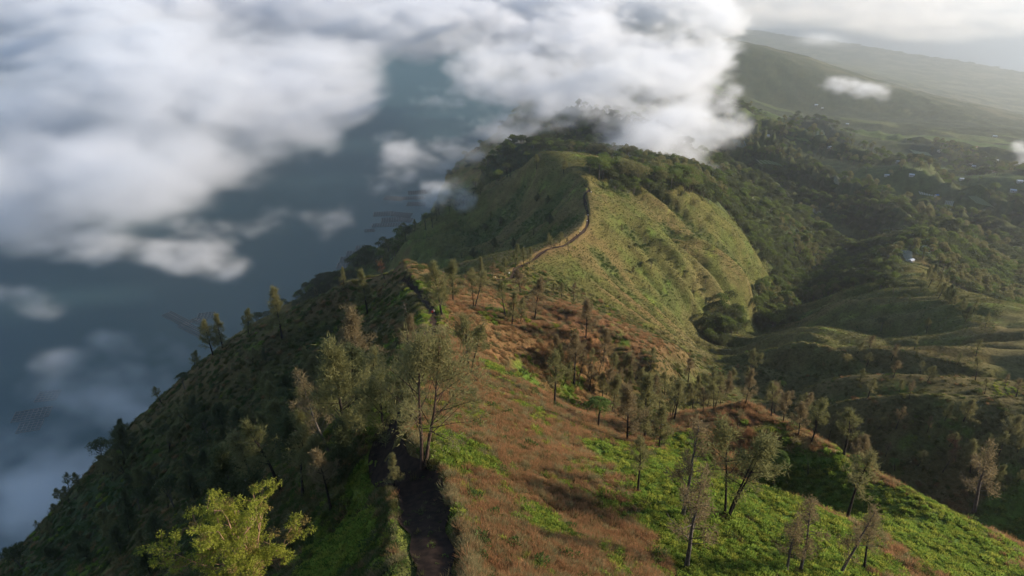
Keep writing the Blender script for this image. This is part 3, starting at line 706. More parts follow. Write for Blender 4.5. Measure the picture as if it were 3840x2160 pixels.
random.seed(3)
NEAR = [
 # base x, y, top x, y, kind, label
 (1066, 1183, 1082, 885, 'hero', 'tall forked casuarina standing beside the wide bend of the dark trail'),
 (967, 1112, 958, 935, 'cas2', 'olive casuarina just left of the trail, across from the tall forked one'),
 (1036, 1060, 1035, 880, 'cas1', 'casuarina on the crest directly behind the tall forked one'),
 (1182, 936, 1186, 805, 'multi1', 'four-stemmed casuarina with charred trunks standing alone on the orange crest'),
 (910, 985, 880, 795, 'brown1', 'large brownish casuarina left of the trail on the near crest'),
 (876, 1130, 825, 885, 'cas2', 'leaning olive casuarina with a long dark trunk on the left slope'),
 (828, 1143, 738, 950, 'sparse1', 'grey half-bare casuarina leaning far left over the shaded slope'),
 (935, 1010, 940, 880, 'cas1', 'olive casuarina squeezed between the brown one and the trail'),
 (1022, 890, 1030, 795, 'brown1', 'russet casuarina on the crest below the earth step of the trail'),
 (705, 1133, 650, 1040, 'cas1', 'small casuarina with a slanting black trunk on the left slope'),
 (708, 1234, 625, 1055, 'sparse2', 'casuarina leaning left with its bare black trunk in green undergrowth'),
 (762, 1248, 752, 1080, 'sparse2', 'upright thin casuarina above the green bank left of the trail'),
 (833, 1284, 800, 1130, 'brown2', 'slim brownish casuarina nearest the trail on the green left bank'),
 (652, 1252, 600, 1090, 'cas2', 'shaded casuarina with a crooked trunk low on the left slope'),
 (622, 1320, 555, 1140, 'dark1', 'dark casuarina with a thick leaning trunk behind the lime green tree'),
 (992, 1225, 985, 1145, 'cas3', 'young feathery sapling at the left rim of the trail bend'),
 (536, 893, 512, 808, 'cas1', 'left one of the pair leaning out over the lake edge'),
 (560, 875, 545, 793, 'cas3', 'right one of the pair leaning out over the lake edge'),
 (625, 842, 624, 778, 'cas1', 'small round casuarina on the skyline left of the tall skyline one'),
 (710, 852, 690, 728, 'cas3', 'tall narrow casuarina rising from the shaded skyline'),
 (488, 925, 492, 883, 'cas1', 'short bushy casuarina on the lake edge left of the leaning pair'),
 (450, 958, 450, 915, 'sparse2', 'thin see-through tree on the lake edge above the lower bushes'),
 (428, 968, 432, 915, 'cas1', 'small dark tree at the top of the pale mist on the lake edge'),
 (392, 1008, 386, 955, 'sparse2', 'right one of two dark trees against the pale mist'),
 (368, 1026, 363, 958, 'cas1', 'left one of two dark trees against the pale mist'),
 (262, 1120, 262, 1083, 'cas1', 'tiny dark tree low on the lake edge'),
 (312, 1168, 305, 1075, 'dark1', 'dense dark tree bulging above the lower lake edge'),
 (160, 1252, 165, 1180, 'dark2', 'round dark tree at the far left against the mist'),
 (1112, 795, 1088, 664, 'cas1', 'tallest olive casuarina beside the narrow trail near the knoll'),
 (1140, 760, 1132, 662, 'cas2', 'broad olive casuarina just right of the knoll'),
 (1193, 775, 1198, 684, 'multi2', 'branching casuarina with a short black trunk right of the knoll'),
 (1212, 697, 1210, 649, 'cone', 'neat conical casuarina on the saddle'),
 (1272, 797, 1255, 708, 'sparse2', 'open casuarina with a curved trunk on the orange slope below the saddle'),
 (1288, 818, 1297, 738, 'cas3', 'compact green casuarina below the saddle'),
 (1345, 803, 1356, 706, 'brown1', 'brown casuarina with a straight trunk on the orange slope'),
 (1474, 849, 1480, 757, 'brown1', 'dark brown casuarina on the crest of the pink footpath'),
 (1392, 745, 1394, 713, 'cas3', 'left one of three small trees on the sunlit slope'),
 (1412, 748, 1414, 712, 'cas1', 'middle one of three small trees on the sunlit slope'),
 (1442, 760, 1444, 712, 'brown2', 'right one of three small trees on the sunlit slope'),
 (1270, 692, 1270, 648, 'cas1', 'leftmost casuarina of the clump where the trail climbs out of the saddle'),
 (1297, 672, 1302, 617, 'cas3', 'tallest casuarina of the clump where the trail climbs out of the saddle'),
 (1318, 668, 1316, 624, 'cas1', 'middle casuarina of the clump where the trail climbs out of the saddle'),
 (1332, 664, 1336, 624, 'cas3', 'rightmost casuarina of the clump where the trail climbs out of the saddle'),
 (1238, 702, 1240, 662, 'brown2', 'thin brown casuarina on the saddle left of the clump'),
 (1387, 622, 1380, 588, 'cas1', 'left one of three small casuarinas at the bend of the ridge trail'),
 (1408, 618, 1414, 584, 'cas2', 'middle one of three small casuarinas at the bend of the ridge trail'),
 (1430, 632, 1426, 600, 'brown2', 'right one of three small casuarinas at the bend of the ridge trail'),
 (1027, 803, 1019, 755, 'dead', 'bare dead tree leaning on the shaded slope under the knoll'),
 (925, 790, 908, 684, 'cas3', 'casuarina in the dark hollow left of the knoll'),
 (968, 702, 953, 652, 'deadred', 'rust-red dead conifer on the skyline left of the knoll'),
 (865, 717, 862, 674, 'cas3', 'small isolated tree on the skyline far left of the knoll'),
 (800, 748, 790, 722, 'cas1', 'low tree on the skyline just above the dark lakeside wood'),
 (1444, 966, 1450, 838, 'brown2', 'thin reddish brown casuarina with a long bare trunk in the gully'),
 (1400, 913, 1402, 845, 'brown1', 'small brown casuarina at the head of the gully'),
 (1395, 1021, 1403, 888, 'sparse2', 'see-through casuarina at the green edge above the gully'),
 (1518, 911, 1525, 830, 'brown1', 'full brown casuarina standing apart on the orange spur'),
 (1540, 1040, 1548, 950, 'cas2', 'olive casuarina behind the tree ferns'),
 (1578, 1112, 1583, 975, 'brown1', 'dark-trunked casuarina on the little grass mound'),
 (1622, 1102, 1630, 948, 'cas3', 'tall casuarina just right of the little grass mound'),
 (1658, 1126, 1668, 1025, 'cas1', 'short leaning casuarina above the bright green slope'),
 (1604, 1237, 1618, 1105, 'sparse2', 'slender half-bare casuarina rooted in bright green grass'),
 (1718, 1297, 1763, 1072, 'sparse1', 'pale thin casuarina leaning right on the green slope'),
 (1727, 1428, 1752, 1185, 'sparse1', 'big grey see-through casuarina at the bottom of the picture'),
 (1828, 1297, 1878, 1072, 'multi2', 'wide casuarina with three black stems on the brightest green slope'),
 (2130, 1304, 2180, 1138, 'sparse2', 'thin casuarina leaning right on the right-hand green slope'),
 (2040, 1117, 2074, 1003, 'sparse2', 'tall dark casuarina on the far side of the orange spur'),
 (1948, 1047, 1956, 968, 'brown1', 'brown casuarina nearest the tip of the orange spur'),
 (1970, 1062, 1980, 985, 'brown2', 'second brown casuarina from the tip of the orange spur'),
 (2008, 1096, 2018, 1015, 'brown1', 'third brown casuarina from the tip of the orange spur'),
 (1978, 1438, 1998, 1298, 'sparse1', 'leftmost grey leaning tree along the bottom right edge'),
 (2014, 1434, 2058, 1262, 'sparse1', 'second grey leaning tree along the bottom right edge'),
 (2112, 1447, 2205, 1290, 'sparse1', 'curving grey tree with a strong lean at the bottom right'),
 (2174, 1427, 2190, 1300, 'sparse2', 'small upright tree right of the curving one at the bottom right'),
 (2450, 1288, 2478, 1115, 'sparse1', 'see-through tree on the right rim of the green slope'),
 (2453, 957, 2463, 898, 'sparse2', 'thin tree between two grassy spurs on the right'),
 (2033, 1197, 2040, 1143, 'pole', 'bare black snag on the orange spur'),
 (2403, 1162, 2405, 1098, 'deadred', 'dead tree with a rust-red top in the shaded right valley'),
 (1893, 942, 1905, 888, 'multi2', 'spreading tree on the small pale knoll in the valley'),
 (2238, 1330, 2256, 1292, 'pole', 'short leaning black snag on the right green slope'),
 (2300, 880, 2306, 846, 'sparse2', 'small tree on the second grassy spur to the right'),
 (2330, 838, 2336, 800, 'cas1', 'lone tree near the foot of the right-hand crest'),
 (2215, 832, 2219, 800, 'dark2', 'round dark bush-like tree on the first grassy spur'),
 (2440, 1190, 2450, 1110, 'cas1', 'dark casuarina in the shaded hollow at the far right'),
]
for bx, by, tx, ty, kind, lab in NEAR:
    plant_px('dead_tree' if kind in ('dead', 'deadred', 'pole') else 'round_tree' if kind == 'dark2' else 'casuarina_tree', kind, bx, by, tx, ty, lab)
for bx, by, tx, ty, lab in [(1475, 1040, 1475, 1016, 'squat tree fern left of the taller fern in the gully'), (1505, 1077, 1513, 1012, 'tall tree fern leaning over the gully mouth'),
                            (1945, 1218, 1955, 1150, 'tree fern with a black stem below the orange spur'), (2150, 1182, 2152, 1150, 'small tree fern on the right shoulder of the orange spur'),
                            (2250, 1185, 2250, 1160, 'low tree fern on the rim of the shaded valley'), (1968, 985, 1968, 962, 'tree fern down in the shaded valley wood')]:
    plant_px('tree_fern', 'fern', bx, by, tx, ty, lab, cat='tree fern')

# groves: trees of a kind that only their grove tells apart
def in_poly(x, y, poly):
    c = False; j = len(poly) - 1
    for i in range(len(poly)):
        if (poly[i][1] > y) != (poly[j][1] > y) and x < (poly[j][0] - poly[i][0]) * (y - poly[i][1]) / (poly[j][1] - poly[i][1]) + poly[i][0]: c = not c
        j = i
    return c
ORD = 'first second third fourth fifth sixth seventh eighth ninth tenth eleventh twelfth thirteenth fourteenth fifteenth sixteenth seventeenth eighteenth nineteenth twentieth twenty-first twenty-second twenty-third twenty-fourth'.split()
def grove(name, count, poly, kinds, hm, label, group, gap=2.6, lean=.12, cat='tree'):
    made = []
    xs = [p[0] for p in poly]; ys = [p[1] for p in poly]; done = 0; tries = 0
    while done < count and tries < count * 40:
        tries += 1
        x, y = random.uniform(min(xs), max(xs)), random.uniform(min(ys), max(ys))
        if not in_poly(x, y, poly): continue
        h = hit(x, y)
        if h is None or h[0][2] < LAKE_Z + 2: continue
        B = h[0]
        if any((B[0] - a) ** 2 + (B[1] - b) ** 2 < gap ** 2 for a, b in placed): continue
        if any(np.min(np.hypot(t[:, 0] - B[0], t[:, 1] - B[1])) < 3 for t in TRAILS): continue
        made.append((x, y, plant(name, random.choice(kinds), B, random.uniform(*hm), (random.gauss(0, lean), random.gauss(0, lean)), random.uniform(0, 6.28), label, cat, group, random.uniform(.8, 1.4)))); done += 1
    if len(made) <= 24:
        for k, (_, _, e) in enumerate(sorted(made, key=lambda t: t[0])): e['label'] = label + ', ' + ORD[k] + ' from the left'
    else:
        made.sort(key=lambda t: t[1]); m = -(-len(made) // 3)
        for r, row in enumerate(('back', 'middle', 'front')):
            for k, (_, _, e) in enumerate(sorted(made[r * m:(r + 1) * m], key=lambda t: t[0])): e['label'] = label + ', ' + row + ' row, ' + ORD[k] + ' from the left'
grove('casuarina_tree', 46, [(60, 1449), (130, 1310), (300, 1150), (480, 1040), (620, 1060), (700, 1160), (620, 1260), (420, 1330), (380, 1449)], ['dark1', 'dark1', 'dark2', 'multi1', 'cas2'], (6, 10), 'dark tree in the shaded lower left grove', 'grove on the lower left slope', 3.2)
grove('casuarina_tree', 16, [(20, 1400), (130, 1275), (260, 1145), (350, 1058), (460, 962), (475, 985), (370, 1085), (280, 1175), (160, 1300), (60, 1430)], ['dark1', 'dark2', 'cas1', 'sparse2', 'umbrella'], (5, 10), 'dark tree on the lake-side rim', 'trees on the lake-side rim', 3.5, .1)
grove('casuarina_tree', 12, [(560, 930), (700, 870), (900, 850), (880, 960), (760, 1060), (600, 1020)], ['dark1', 'dark2', 'cas1'], (5, 9), 'shaded tree in the dark brushy hollow under the left skyline', 'trees in the left hollow', 4, .1)
grove('casuarina_tree', 32, [(1560, 985), (1620, 930), (1760, 960), (1880, 950), (1990, 1020), (1900, 1010), (1830, 1050), (1720, 1080), (1650, 1060)], ['brown1', 'brown2', 'cas3', 'multi2', 'sparse2', 'cas2'], (6, 13), 'slim brown casuarina behind the orange spur', 'grove behind the orange spur', 3, .08)
grove('casuarina_tree', 16, [(1390, 930), (1500, 920), (1600, 950), (1560, 1010), (1480, 1000), (1420, 980)], ['brown2', 'sparse2', 'cas1'], (7, 12), 'casuarina in the brushy gully beside the tree ferns', 'trees in the near gully', 3, .1)
grove('casuarina_tree', 16, [(1900, 1045), (2060, 1110), (2160, 1170), (2140, 1110), (2040, 1040), (1960, 1010)], ['brown1', 'brown2', 'sparse2'], (7, 11), 'brown casuarina in the row behind the orange spur', 'row behind the orange spur', 2.2, .08)
grove('casuarina_tree', 15, [(2060, 1180), (2200, 1060), (2576, 1060), (2576, 1260), (2420, 1230), (2260, 1180), (2160, 1130)], ['cas1', 'sparse2', 'brown2'], (5, 9), 'dim tree scattered over the shaded right-hand valley side', 'trees in the shaded right valley', 4, .12)
grove('casuarina_tree', 16, [(2060, 860), (2560, 900), (2560, 1030), (2080, 1000)], ['sparse2', 'cas1', 'brown2'], (5, 8), 'thin tree dotted on the grassy spurs at the right', 'trees on the grassy spurs', 6, .1)
grove('casuarina_tree', 22, [(640, 960), (760, 930), (880, 960), (920, 1120), (850, 1260), (740, 1240), (660, 1110)], ['cas1', 'sparse2', 'cas2', 'dark1'], (7, 11), 'casuarina on the shaded left slope below the crest', 'trees on the shaded left slope', 3, .1)
grove('casuarina_tree', 3, [(1150, 700), (1200, 700), (1340, 700), (1380, 790), (1300, 830), (1150, 800)], ['cas1', 'cas2', 'brown1'], (8, 12), 'olive casuarina on the saddle right of the knoll', 'trees on the saddle', 4, .08)
grove('broadleaf_tree', 30, [(1470, 432), (1560, 440), (1640, 452), (1740, 466), (1790, 490), (1740, 492), (1660, 478), (1580, 468), (1500, 452)], ['leafy1', 'leafy2', 'leafy3', 'leafy2'], (11, 17), 'round leafy tree in the ridge-top wood', 'wood on the middle ridge', 4.5, .05)
grove('casuarina_tree', 22, [(985, 615), (1060, 568), (1130, 522), (1215, 470), (1330, 418), (1450, 440), (1440, 455), (1330, 440), (1220, 490), (1130, 545), (1060, 590), (1000, 630)], ['cas3', 'umbrella', 'cas1', 'umbrella'], (9, 14), 'small dark tree on the middle ridge skyline', 'trees on the middle ridge skyline', 4, .06)
grove('casuarina_tree', 14, [(1180, 560), (1400, 480), (1440, 520), (1300, 640), (1120, 660)], ['sparse2', 'dark1'], (6, 9), 'sparse dark tree on the shaded ribs', 'trees on the shaded ribs', 7, .1)
grove('casuarina_tree', 12, [(1520, 560), (1640, 560), (1800, 740), (1720, 800), (1560, 690)], ['sparse2', 'cas3', 'dark2'], (4, 7), 'small scattered tree on the golden ribs of the sunlit face', 'trees on the sunlit face', 10, .1)
grove('casuarina_tree', 20, [(2350, 690), (2420, 760), (2480, 830), (2460, 840), (2380, 770), (2300, 700)], ['cas1', 'sparse2', 'dark1'], (7, 11), 'tree on the shaded far side of the right-hand crest', 'trees behind the right-hand crest', 4, .08)
grove('broadleaf_tree', 14, [(2190, 600), (2240, 590), (2300, 620), (2230, 660), (2180, 650)], ['leafy1', 'leafy3'], (8, 12), 'pale leafy tree beside the hilltop fields on the right', 'trees by the hilltop fields', 6, .05)

# ------------------------------------------------------------------ the lime green tree at the lower left
def lime_tree():
    rg = np.random.default_rng(40)
    top = P(585, 1292, 56)
    bx, by = top[0] - .6, top[1] + .2
    B = np.array([bx, by, ground(bx, by)])
    H = top[2] - B[2] + .6
    e = bpy.data.objects.new('leafy_tree', None); link(e); e.location = B
    tag(e, 'large lime green tree with bunched leaves and tan branches at the lower left', 'tree')
    T = Buf(); Lb = Buf(); Cn = Buf(); Cr = Buf()
    fork = np.array([.3, .2, H * .46])
    tube(T, path3(np.array([0, 0, -.6]), fork, 8, .1, rg), np.linspace(.42, .27, 8), 8)
    ends = []
    nmain = 15
    for k in range(nmain):
        az = k / nmain * 6.283 + rg.uniform(-.3, .3); spread = [.25, 1.0, .7, .95, .5][k % 5] * rg.uniform(.9, 1.05)
        hh = H * (1.0 - .20 * spread ** 2) * rg.uniform(.94, .99) - .8
        tip = np.array([math.cos(az) * 4.9 * spread, math.sin(az) * 4.2 * spread, hh])
        m = path3(fork, tip, 9, .13, rg, -.5); tube(Lb, m, np.linspace(.16, .03, 9), 5)
        for q in range(7):
            i0 = rg.integers(3, 9); L = rg.uniform(1.2, 2.6) * (1.15 - i0 * .06)
            a2 = az + rg.normal() * .9; el = rg.uniform(.25, 1.0)
            p1 = m[i0] + np.array([math.cos(a2) * math.cos(el), math.sin(a2) * math.cos(el), math.sin(el)]) * L
            t = path3(m[i0], p1, 6, .07, rg, -.15); tube(Lb, t, np.linspace(.055, .016, 6), 4); ends.append(p1)
            for w in range(3):
                p2 = t[rg.integers(2, 6)]; p3 = p2 + np.array([rg.normal() * .5, rg.normal() * .5, rg.uniform(.2, .8)]); tube(Lb, path3(p2, p3, 4, .03, rg), [.022, .016, .012, .008], 3); ends.append(p3)
        ends.append(tip)
    for c in ends:
        m = rg.integers(70, 110); d = rg.normal(size=(m, 3)); d[:, 2] = d[:, 2] * .5 - .25; d /= np.linalg.norm(d, axis=1)[:, None]
        R0 = rg.uniform(.28, .5)
        pp = c + d * rg.uniform(.15, 1, (m, 1)) * R0 + np.array([0, 0, .12])
        leaves(Cr if rg.uniform() < .09 else Cn, pp, d + np.array([0, 0, -.35]) + rg.normal(size=(m, 3)) * .25, rg.uniform(.13, .24, m), rg.uniform(.05, .085, m), rg)
    obj('trunk', T.mesh('trunk', bark_tan), parent=e); obj('limbs', Lb.mesh('limbs', bark_tan), parent=e)
    c = obj('crown', Cn.mesh('crown', L_lime), parent=e); o = obj('reddish_leaves', Cr.mesh('reddish_leaves', L_limered), parent=e); tag(o, 'reddish young leaf bunches')
    placed.append((bx, by))
lime_tree()

# ------------------------------------------------------------------ grass and brush nobody could count
def tuft(name, mat, m, rad, hgt, wid, spread, seed, leafy=False, z0=-.05):
    rg = np.random.default_rng(seed); B = Buf()
    a = rg.uniform(0, 6.283, m); r = rad * np.sqrt(rg.uniform(0, 1, m))
    p = np.stack([np.cos(a) * r, np.sin(a) * r, np.full(m, z0)], 1)
    d = np.stack([np.cos(a) * r / rad * spread, np.sin(a) * r / rad * spread, np.ones(m)], 1) + rg.normal(size=(m, 3)) * .22 + np.array([-.22, -.10, 0])
    if leafy:
        p[:, 2] += rg.uniform(0, hgt, m) * np.sqrt(1 - (r / rad) ** 2 * .9)
        leaves(B, p, d + rg.normal(size=(m, 3)) * .5, rg.uniform(.6, 1.3, m) * wid * 2.2, rg.uniform(.7, 1.2, m) * wid, rg)
    else:
        slivers(B, p, d, rg.uniform(.55, 1.1, m) * hgt, rg.uniform(.7, 1.3, m) * wid, rg)
    return bpy.data.objects.new(name, B.mesh(name, mat))
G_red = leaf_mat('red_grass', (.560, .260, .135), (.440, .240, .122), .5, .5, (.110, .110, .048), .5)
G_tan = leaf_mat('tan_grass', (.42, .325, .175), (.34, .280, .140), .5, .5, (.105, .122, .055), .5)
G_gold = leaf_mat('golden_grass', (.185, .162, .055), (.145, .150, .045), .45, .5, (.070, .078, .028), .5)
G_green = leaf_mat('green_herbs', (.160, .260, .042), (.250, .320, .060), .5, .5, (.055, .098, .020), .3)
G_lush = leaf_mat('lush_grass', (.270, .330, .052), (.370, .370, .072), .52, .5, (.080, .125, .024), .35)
G_bush = leaf_mat('dark_brush', (.058, .095, .028), (.100, .138, .042), .4, .5)

def scatter(name, protos, pos, scale, idx_=None, seed=0, tilt=.12):
    """One object whose points carry copies of the plants in PROTOS."""
    rg = np.random.default_rng(seed); m = len(pos)
    coll = bpy.data.collections.new(name)
    for p in protos: coll.objects.link(p)
    me = bpy.data.meshes.new(name); me.vertices.add(m); me.vertices.foreach_set('co', np.asarray(pos, np.float32).ravel())
    rot = np.stack([rg.normal(0, tilt, m), rg.normal(0, tilt, m), rg.uniform(0, 6.283, m)], 1).astype(np.float32)
    if idx_ is None: idx_ = rg.integers(0, len(protos), m)
    a = me.attributes.new('r', 'FLOAT_VECTOR', 'POINT'); a.data.foreach_set('vector', rot.ravel())
    a = me.attributes.new('s', 'FLOAT', 'POINT'); a.data.foreach_set('value', np.asarray(scale, np.float32))
    a = me.attributes.new('k', 'INT', 'POINT'); a.data.foreach_set('value', np.asarray(idx_, np.int32))
    ng = bpy.data.node_groups.new(name, 'GeometryNodeTree')
    ng.interface.new_socket('Geometry', in_out='INPUT', socket_type='NodeSocketGeometry'); ng.interface.new_socket('Geometry', in_out='OUTPUT', socket_type='NodeSocketGeometry')
    N = ng.nodes.new; L = ng.links.new
    gi, go = N('NodeGroupInput'), N('NodeGroupOutput')
    ci = N('GeometryNodeCollectionInfo'); ci.inputs['Collection'].default_value = coll; ci.inputs['Separate Children'].default_value = True; ci.inputs['Reset Children'].default_value = True
    ip = N('GeometryNodeInstanceOnPoints'); ip.inputs['Pick Instance'].default_value = True
    def at(n_, t):
        k = N('GeometryNodeInputNamedAttribute'); k.data_type = t; k.inputs[0].default_value = n_; return k.outputs[0]
    L(gi.outputs[0], ip.inputs['Points']); L(ci.outputs[0], ip.inputs['Instance']); L(at('k', 'INT'), ip.inputs['Instance Index'])
    er = N('FunctionNodeEulerToRotation'); L(at('r', 'FLOAT_VECTOR'), er.inputs[0]); L(er.outputs[0], ip.inputs['Rotation']); L(at('s', 'FLOAT'), ip.inputs['Scale'])
    L(ip.outputs[0], go.inputs[0])
    o = link(bpy.data.objects.new(name, me)); o.modifiers.new('scatter', 'NODES').node_group = ng
    return tag(o, kind='stuff')

sg = np.random.default_rng(99)
def sample(m, r0, r1, a0=-50, a1=50):
    u = sg.uniform(math.log(r0), math.log(r1), m); v = sg.uniform(R(a0), R(a1), m)
    x, y = np.exp(u) * np.sin(v), np.exp(u) * np.cos(v)
    return x, y, grid_at(Z, x, y), np.exp(u)
TD = np.minimum(along(list(TRAILS[0][::3]), X, Y)[0], along(list(TRAILS[1][::3]), X, Y)[0])
def pick(*a): return np.stack(a, 1)

# tussocks: each a cluster of tufts, with thatch showing between
cx_, cy_, cz_, crho = sample(62000, 26, 300)
td = grid_at(TD, cx_, cy_); wr = grid_at(w_red, cx_, cy_); wg = grid_at(w_green, cx_, cy_)
patch = vnoise(cx_ / 5, cy_ / 5, 231) * .5 + vnoise(cx_ / 1.8, cy_ / 1.8, 232) * .5
u01 = sg.uniform(0, 1, len(cx_))
c_g = u01 < smooth(.18, .72, wg + .45 * patch)
c_r = ~c_g & (sg.uniform(0, 1, len(cx_)) < .10 + smooth(.1, .55, wr))
cls = np.where(c_g, 1, np.where(c_r, 0, 2))
csz = np.clip(sg.lognormal(-.18, .33, len(cx_)), .35, 1.25) * (crho / 60) ** .40
per = np.clip(8 * csz, 4, 15).astype(int)
who = np.repeat(np.arange(len(cx_)), per)
rad = .42 * csz[who] * np.sqrt(sg.uniform(0, 1, len(who))); an = sg.uniform(0, 6.283, len(who))
x = cx_[who] + rad * np.cos(an); y = cy_[who] + rad * np.sin(an); rho = crho[who]; k_ = cls[who]
z = grid_at(Z, x, y); td = grid_at(TD, x, y); bsh = grid_at(brush, x, y); wf = grid_at(WF, x, y)
ok = (td > 2.5 + .4 * vnoise(x / 1.3, y / 1.3, 203) - 1.55 * smooth(62, 74, y)) | (sg.uniform(0, 1, len(x)) < .012)
sz = (1 - .45 * grid_at(spurs, x, y)) * csz[who] * sg.uniform(.65, 1.2, len(who)) * (1.15 - .5 * (rad / (.42 * csz[who])) ** 2)
tone = sg.uniform(0, 1, len(cx_))[who]
near_tr = np.exp(-((td - 2.2) / 1.3) ** 2)
sel = ok & (k_ == 0)
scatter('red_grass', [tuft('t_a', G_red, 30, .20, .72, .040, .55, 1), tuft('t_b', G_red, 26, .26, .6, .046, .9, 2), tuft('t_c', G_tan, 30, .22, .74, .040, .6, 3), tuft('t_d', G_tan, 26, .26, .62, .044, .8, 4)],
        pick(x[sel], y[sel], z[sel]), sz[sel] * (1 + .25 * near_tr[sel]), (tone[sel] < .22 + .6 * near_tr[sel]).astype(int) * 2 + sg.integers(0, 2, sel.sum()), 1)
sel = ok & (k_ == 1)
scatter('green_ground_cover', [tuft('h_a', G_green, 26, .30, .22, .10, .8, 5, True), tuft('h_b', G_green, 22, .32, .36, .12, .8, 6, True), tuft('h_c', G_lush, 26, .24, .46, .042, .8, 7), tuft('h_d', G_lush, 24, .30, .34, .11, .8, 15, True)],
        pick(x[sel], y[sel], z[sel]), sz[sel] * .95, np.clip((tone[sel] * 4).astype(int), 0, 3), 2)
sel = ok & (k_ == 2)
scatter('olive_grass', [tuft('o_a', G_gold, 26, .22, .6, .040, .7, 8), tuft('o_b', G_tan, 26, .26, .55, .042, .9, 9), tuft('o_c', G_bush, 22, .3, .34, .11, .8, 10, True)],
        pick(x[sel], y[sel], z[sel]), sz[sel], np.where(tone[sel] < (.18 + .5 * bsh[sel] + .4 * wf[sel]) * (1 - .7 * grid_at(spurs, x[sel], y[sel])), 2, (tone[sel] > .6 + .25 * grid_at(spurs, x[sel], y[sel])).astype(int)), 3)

x, y, z, rho = sample(90000, 280, 820, -34, 40)
wf = grid_at(WF, x, y); bsh = grid_at(brush, x, y); td = grid_at(TD, x, y)
ok = (wf < .7) & (td > 2.2) & (z > LAKE_Z + 1)
is_b = sg.uniform(0, 1, len(x)) < .015 + .6 * smooth(.45, 1, bsh)
sel = ok
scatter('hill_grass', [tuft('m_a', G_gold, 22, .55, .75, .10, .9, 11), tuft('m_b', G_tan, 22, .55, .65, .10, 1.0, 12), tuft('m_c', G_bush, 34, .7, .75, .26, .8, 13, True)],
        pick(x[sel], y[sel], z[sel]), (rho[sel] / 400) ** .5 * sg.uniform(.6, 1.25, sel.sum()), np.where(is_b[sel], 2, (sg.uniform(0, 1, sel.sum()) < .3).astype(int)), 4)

# bushes: leafy mounds along the trail, in gullies and over the near green slope
x, y, z, rho = sample(15000, 34, 330)
td = grid_at(TD, x, y); wg = grid_at(w_green, x, y); wf = grid_at(WF, x, y); bsh = grid_at(brush, x, y)
n1_ = vnoise(x / 7, y / 7, 211) + .5 * vnoise(x / 3, y / 3, 212)
spr = grid_at(spurs, x, y)
prob = .03 + .30 * smooth(.25, .9, n1_) * smooth(.3, .8, wg) + .45 * wf + .35 * bsh + .25 * np.exp(-((td - 3.0) / 1.2) ** 2) * (y > 80) * (y < 150)
sel = (sg.uniform(0, 1, len(x)) < prob) & (td > np.where(y < 78, 3.8, 2.2)) & (sg.uniform(0, 1, len(x)) > .6 * spr)
gk = np.where(sg.uniform(0, 1, sel.sum()) < smooth(.3, .9, wg[sel]) * .75, sg.integers(0, 2, sel.sum()), 2 + sg.integers(0, 2, sel.sum()))
scatter('brush', [tuft('b_a', G_green, 120, .75, .8, .16, .9, 21, True), tuft('b_b', G_green, 90, .55, 1.0, .15, .7, 22, True), tuft('b_c', G_bush, 130, .8, .9, .16, .9, 23, True), tuft('b_d', leaf_mat('brown_brush', (.075, .055, .032), (.10, .080, .045), .3), 90, .6, 1.1, .07, .9, 24)],
        pick(x[sel], y[sel], z[sel]), sg.uniform(.5, 1.3, sel.sum()) * (rho[sel] / 90) ** .35, gk, 5)

pale, net, grn_f, tan_f = (.20, .23, .13), (.34, .37, .33), (.085, .13, .035), (.24, .22, .14)
FIELDS = [([(2262, 628), (2294, 634), (2297, 664), (2277, 656)], net, (.10, .12, .06), 9), ([(2298, 631), (2342, 637), (2348, 654), (2304, 640)], pale, grn_f, 7), ([(2292, 618), (2335, 612), (2340, 622), (2298, 627)], grn_f, (.11, .15, .04), 5),
                     ([(2098, 448), (2112, 452), (2110, 468), (2096, 458)], tan_f, pale, 4), ([(1872, 500), (1925, 497), (1945, 520), (1890, 512)], (.12, .16, .05), pale, 5), ([(2045, 526), (2066, 534), (2062, 546), (2042, 532)], pale, tan_f, 4),
                     ([(2310, 484), (2350, 492), (2345, 502), (2312, 496)], pale, net, 6), ([(2376, 510), (2398, 512), (2388, 526), (2374, 522)], net, tan_f, 5), ([(2430, 498), (2470, 504), (2500, 530), (2450, 516)], pale, grn_f, 7),
                     ([(1836, 352), (1872, 358), (1880, 376), (1846, 370)], (.15, .19, .19), grn_f, 6), ([(2015, 322), (2070, 328), (2075, 338), (2022, 334)], pale, grn_f, 6), ([(2285, 376), (2335, 386), (2345, 394), (2300, 388)], pale, grn_f, 6),
                     ([(1970, 340), (2030, 352), (2040, 362), (1985, 352)], grn_f, (.11, .15, .04), 6), ([(1900, 404), (1960, 414), (1975, 424), (1915, 416)], (.10, .15, .04), pale, 6)]

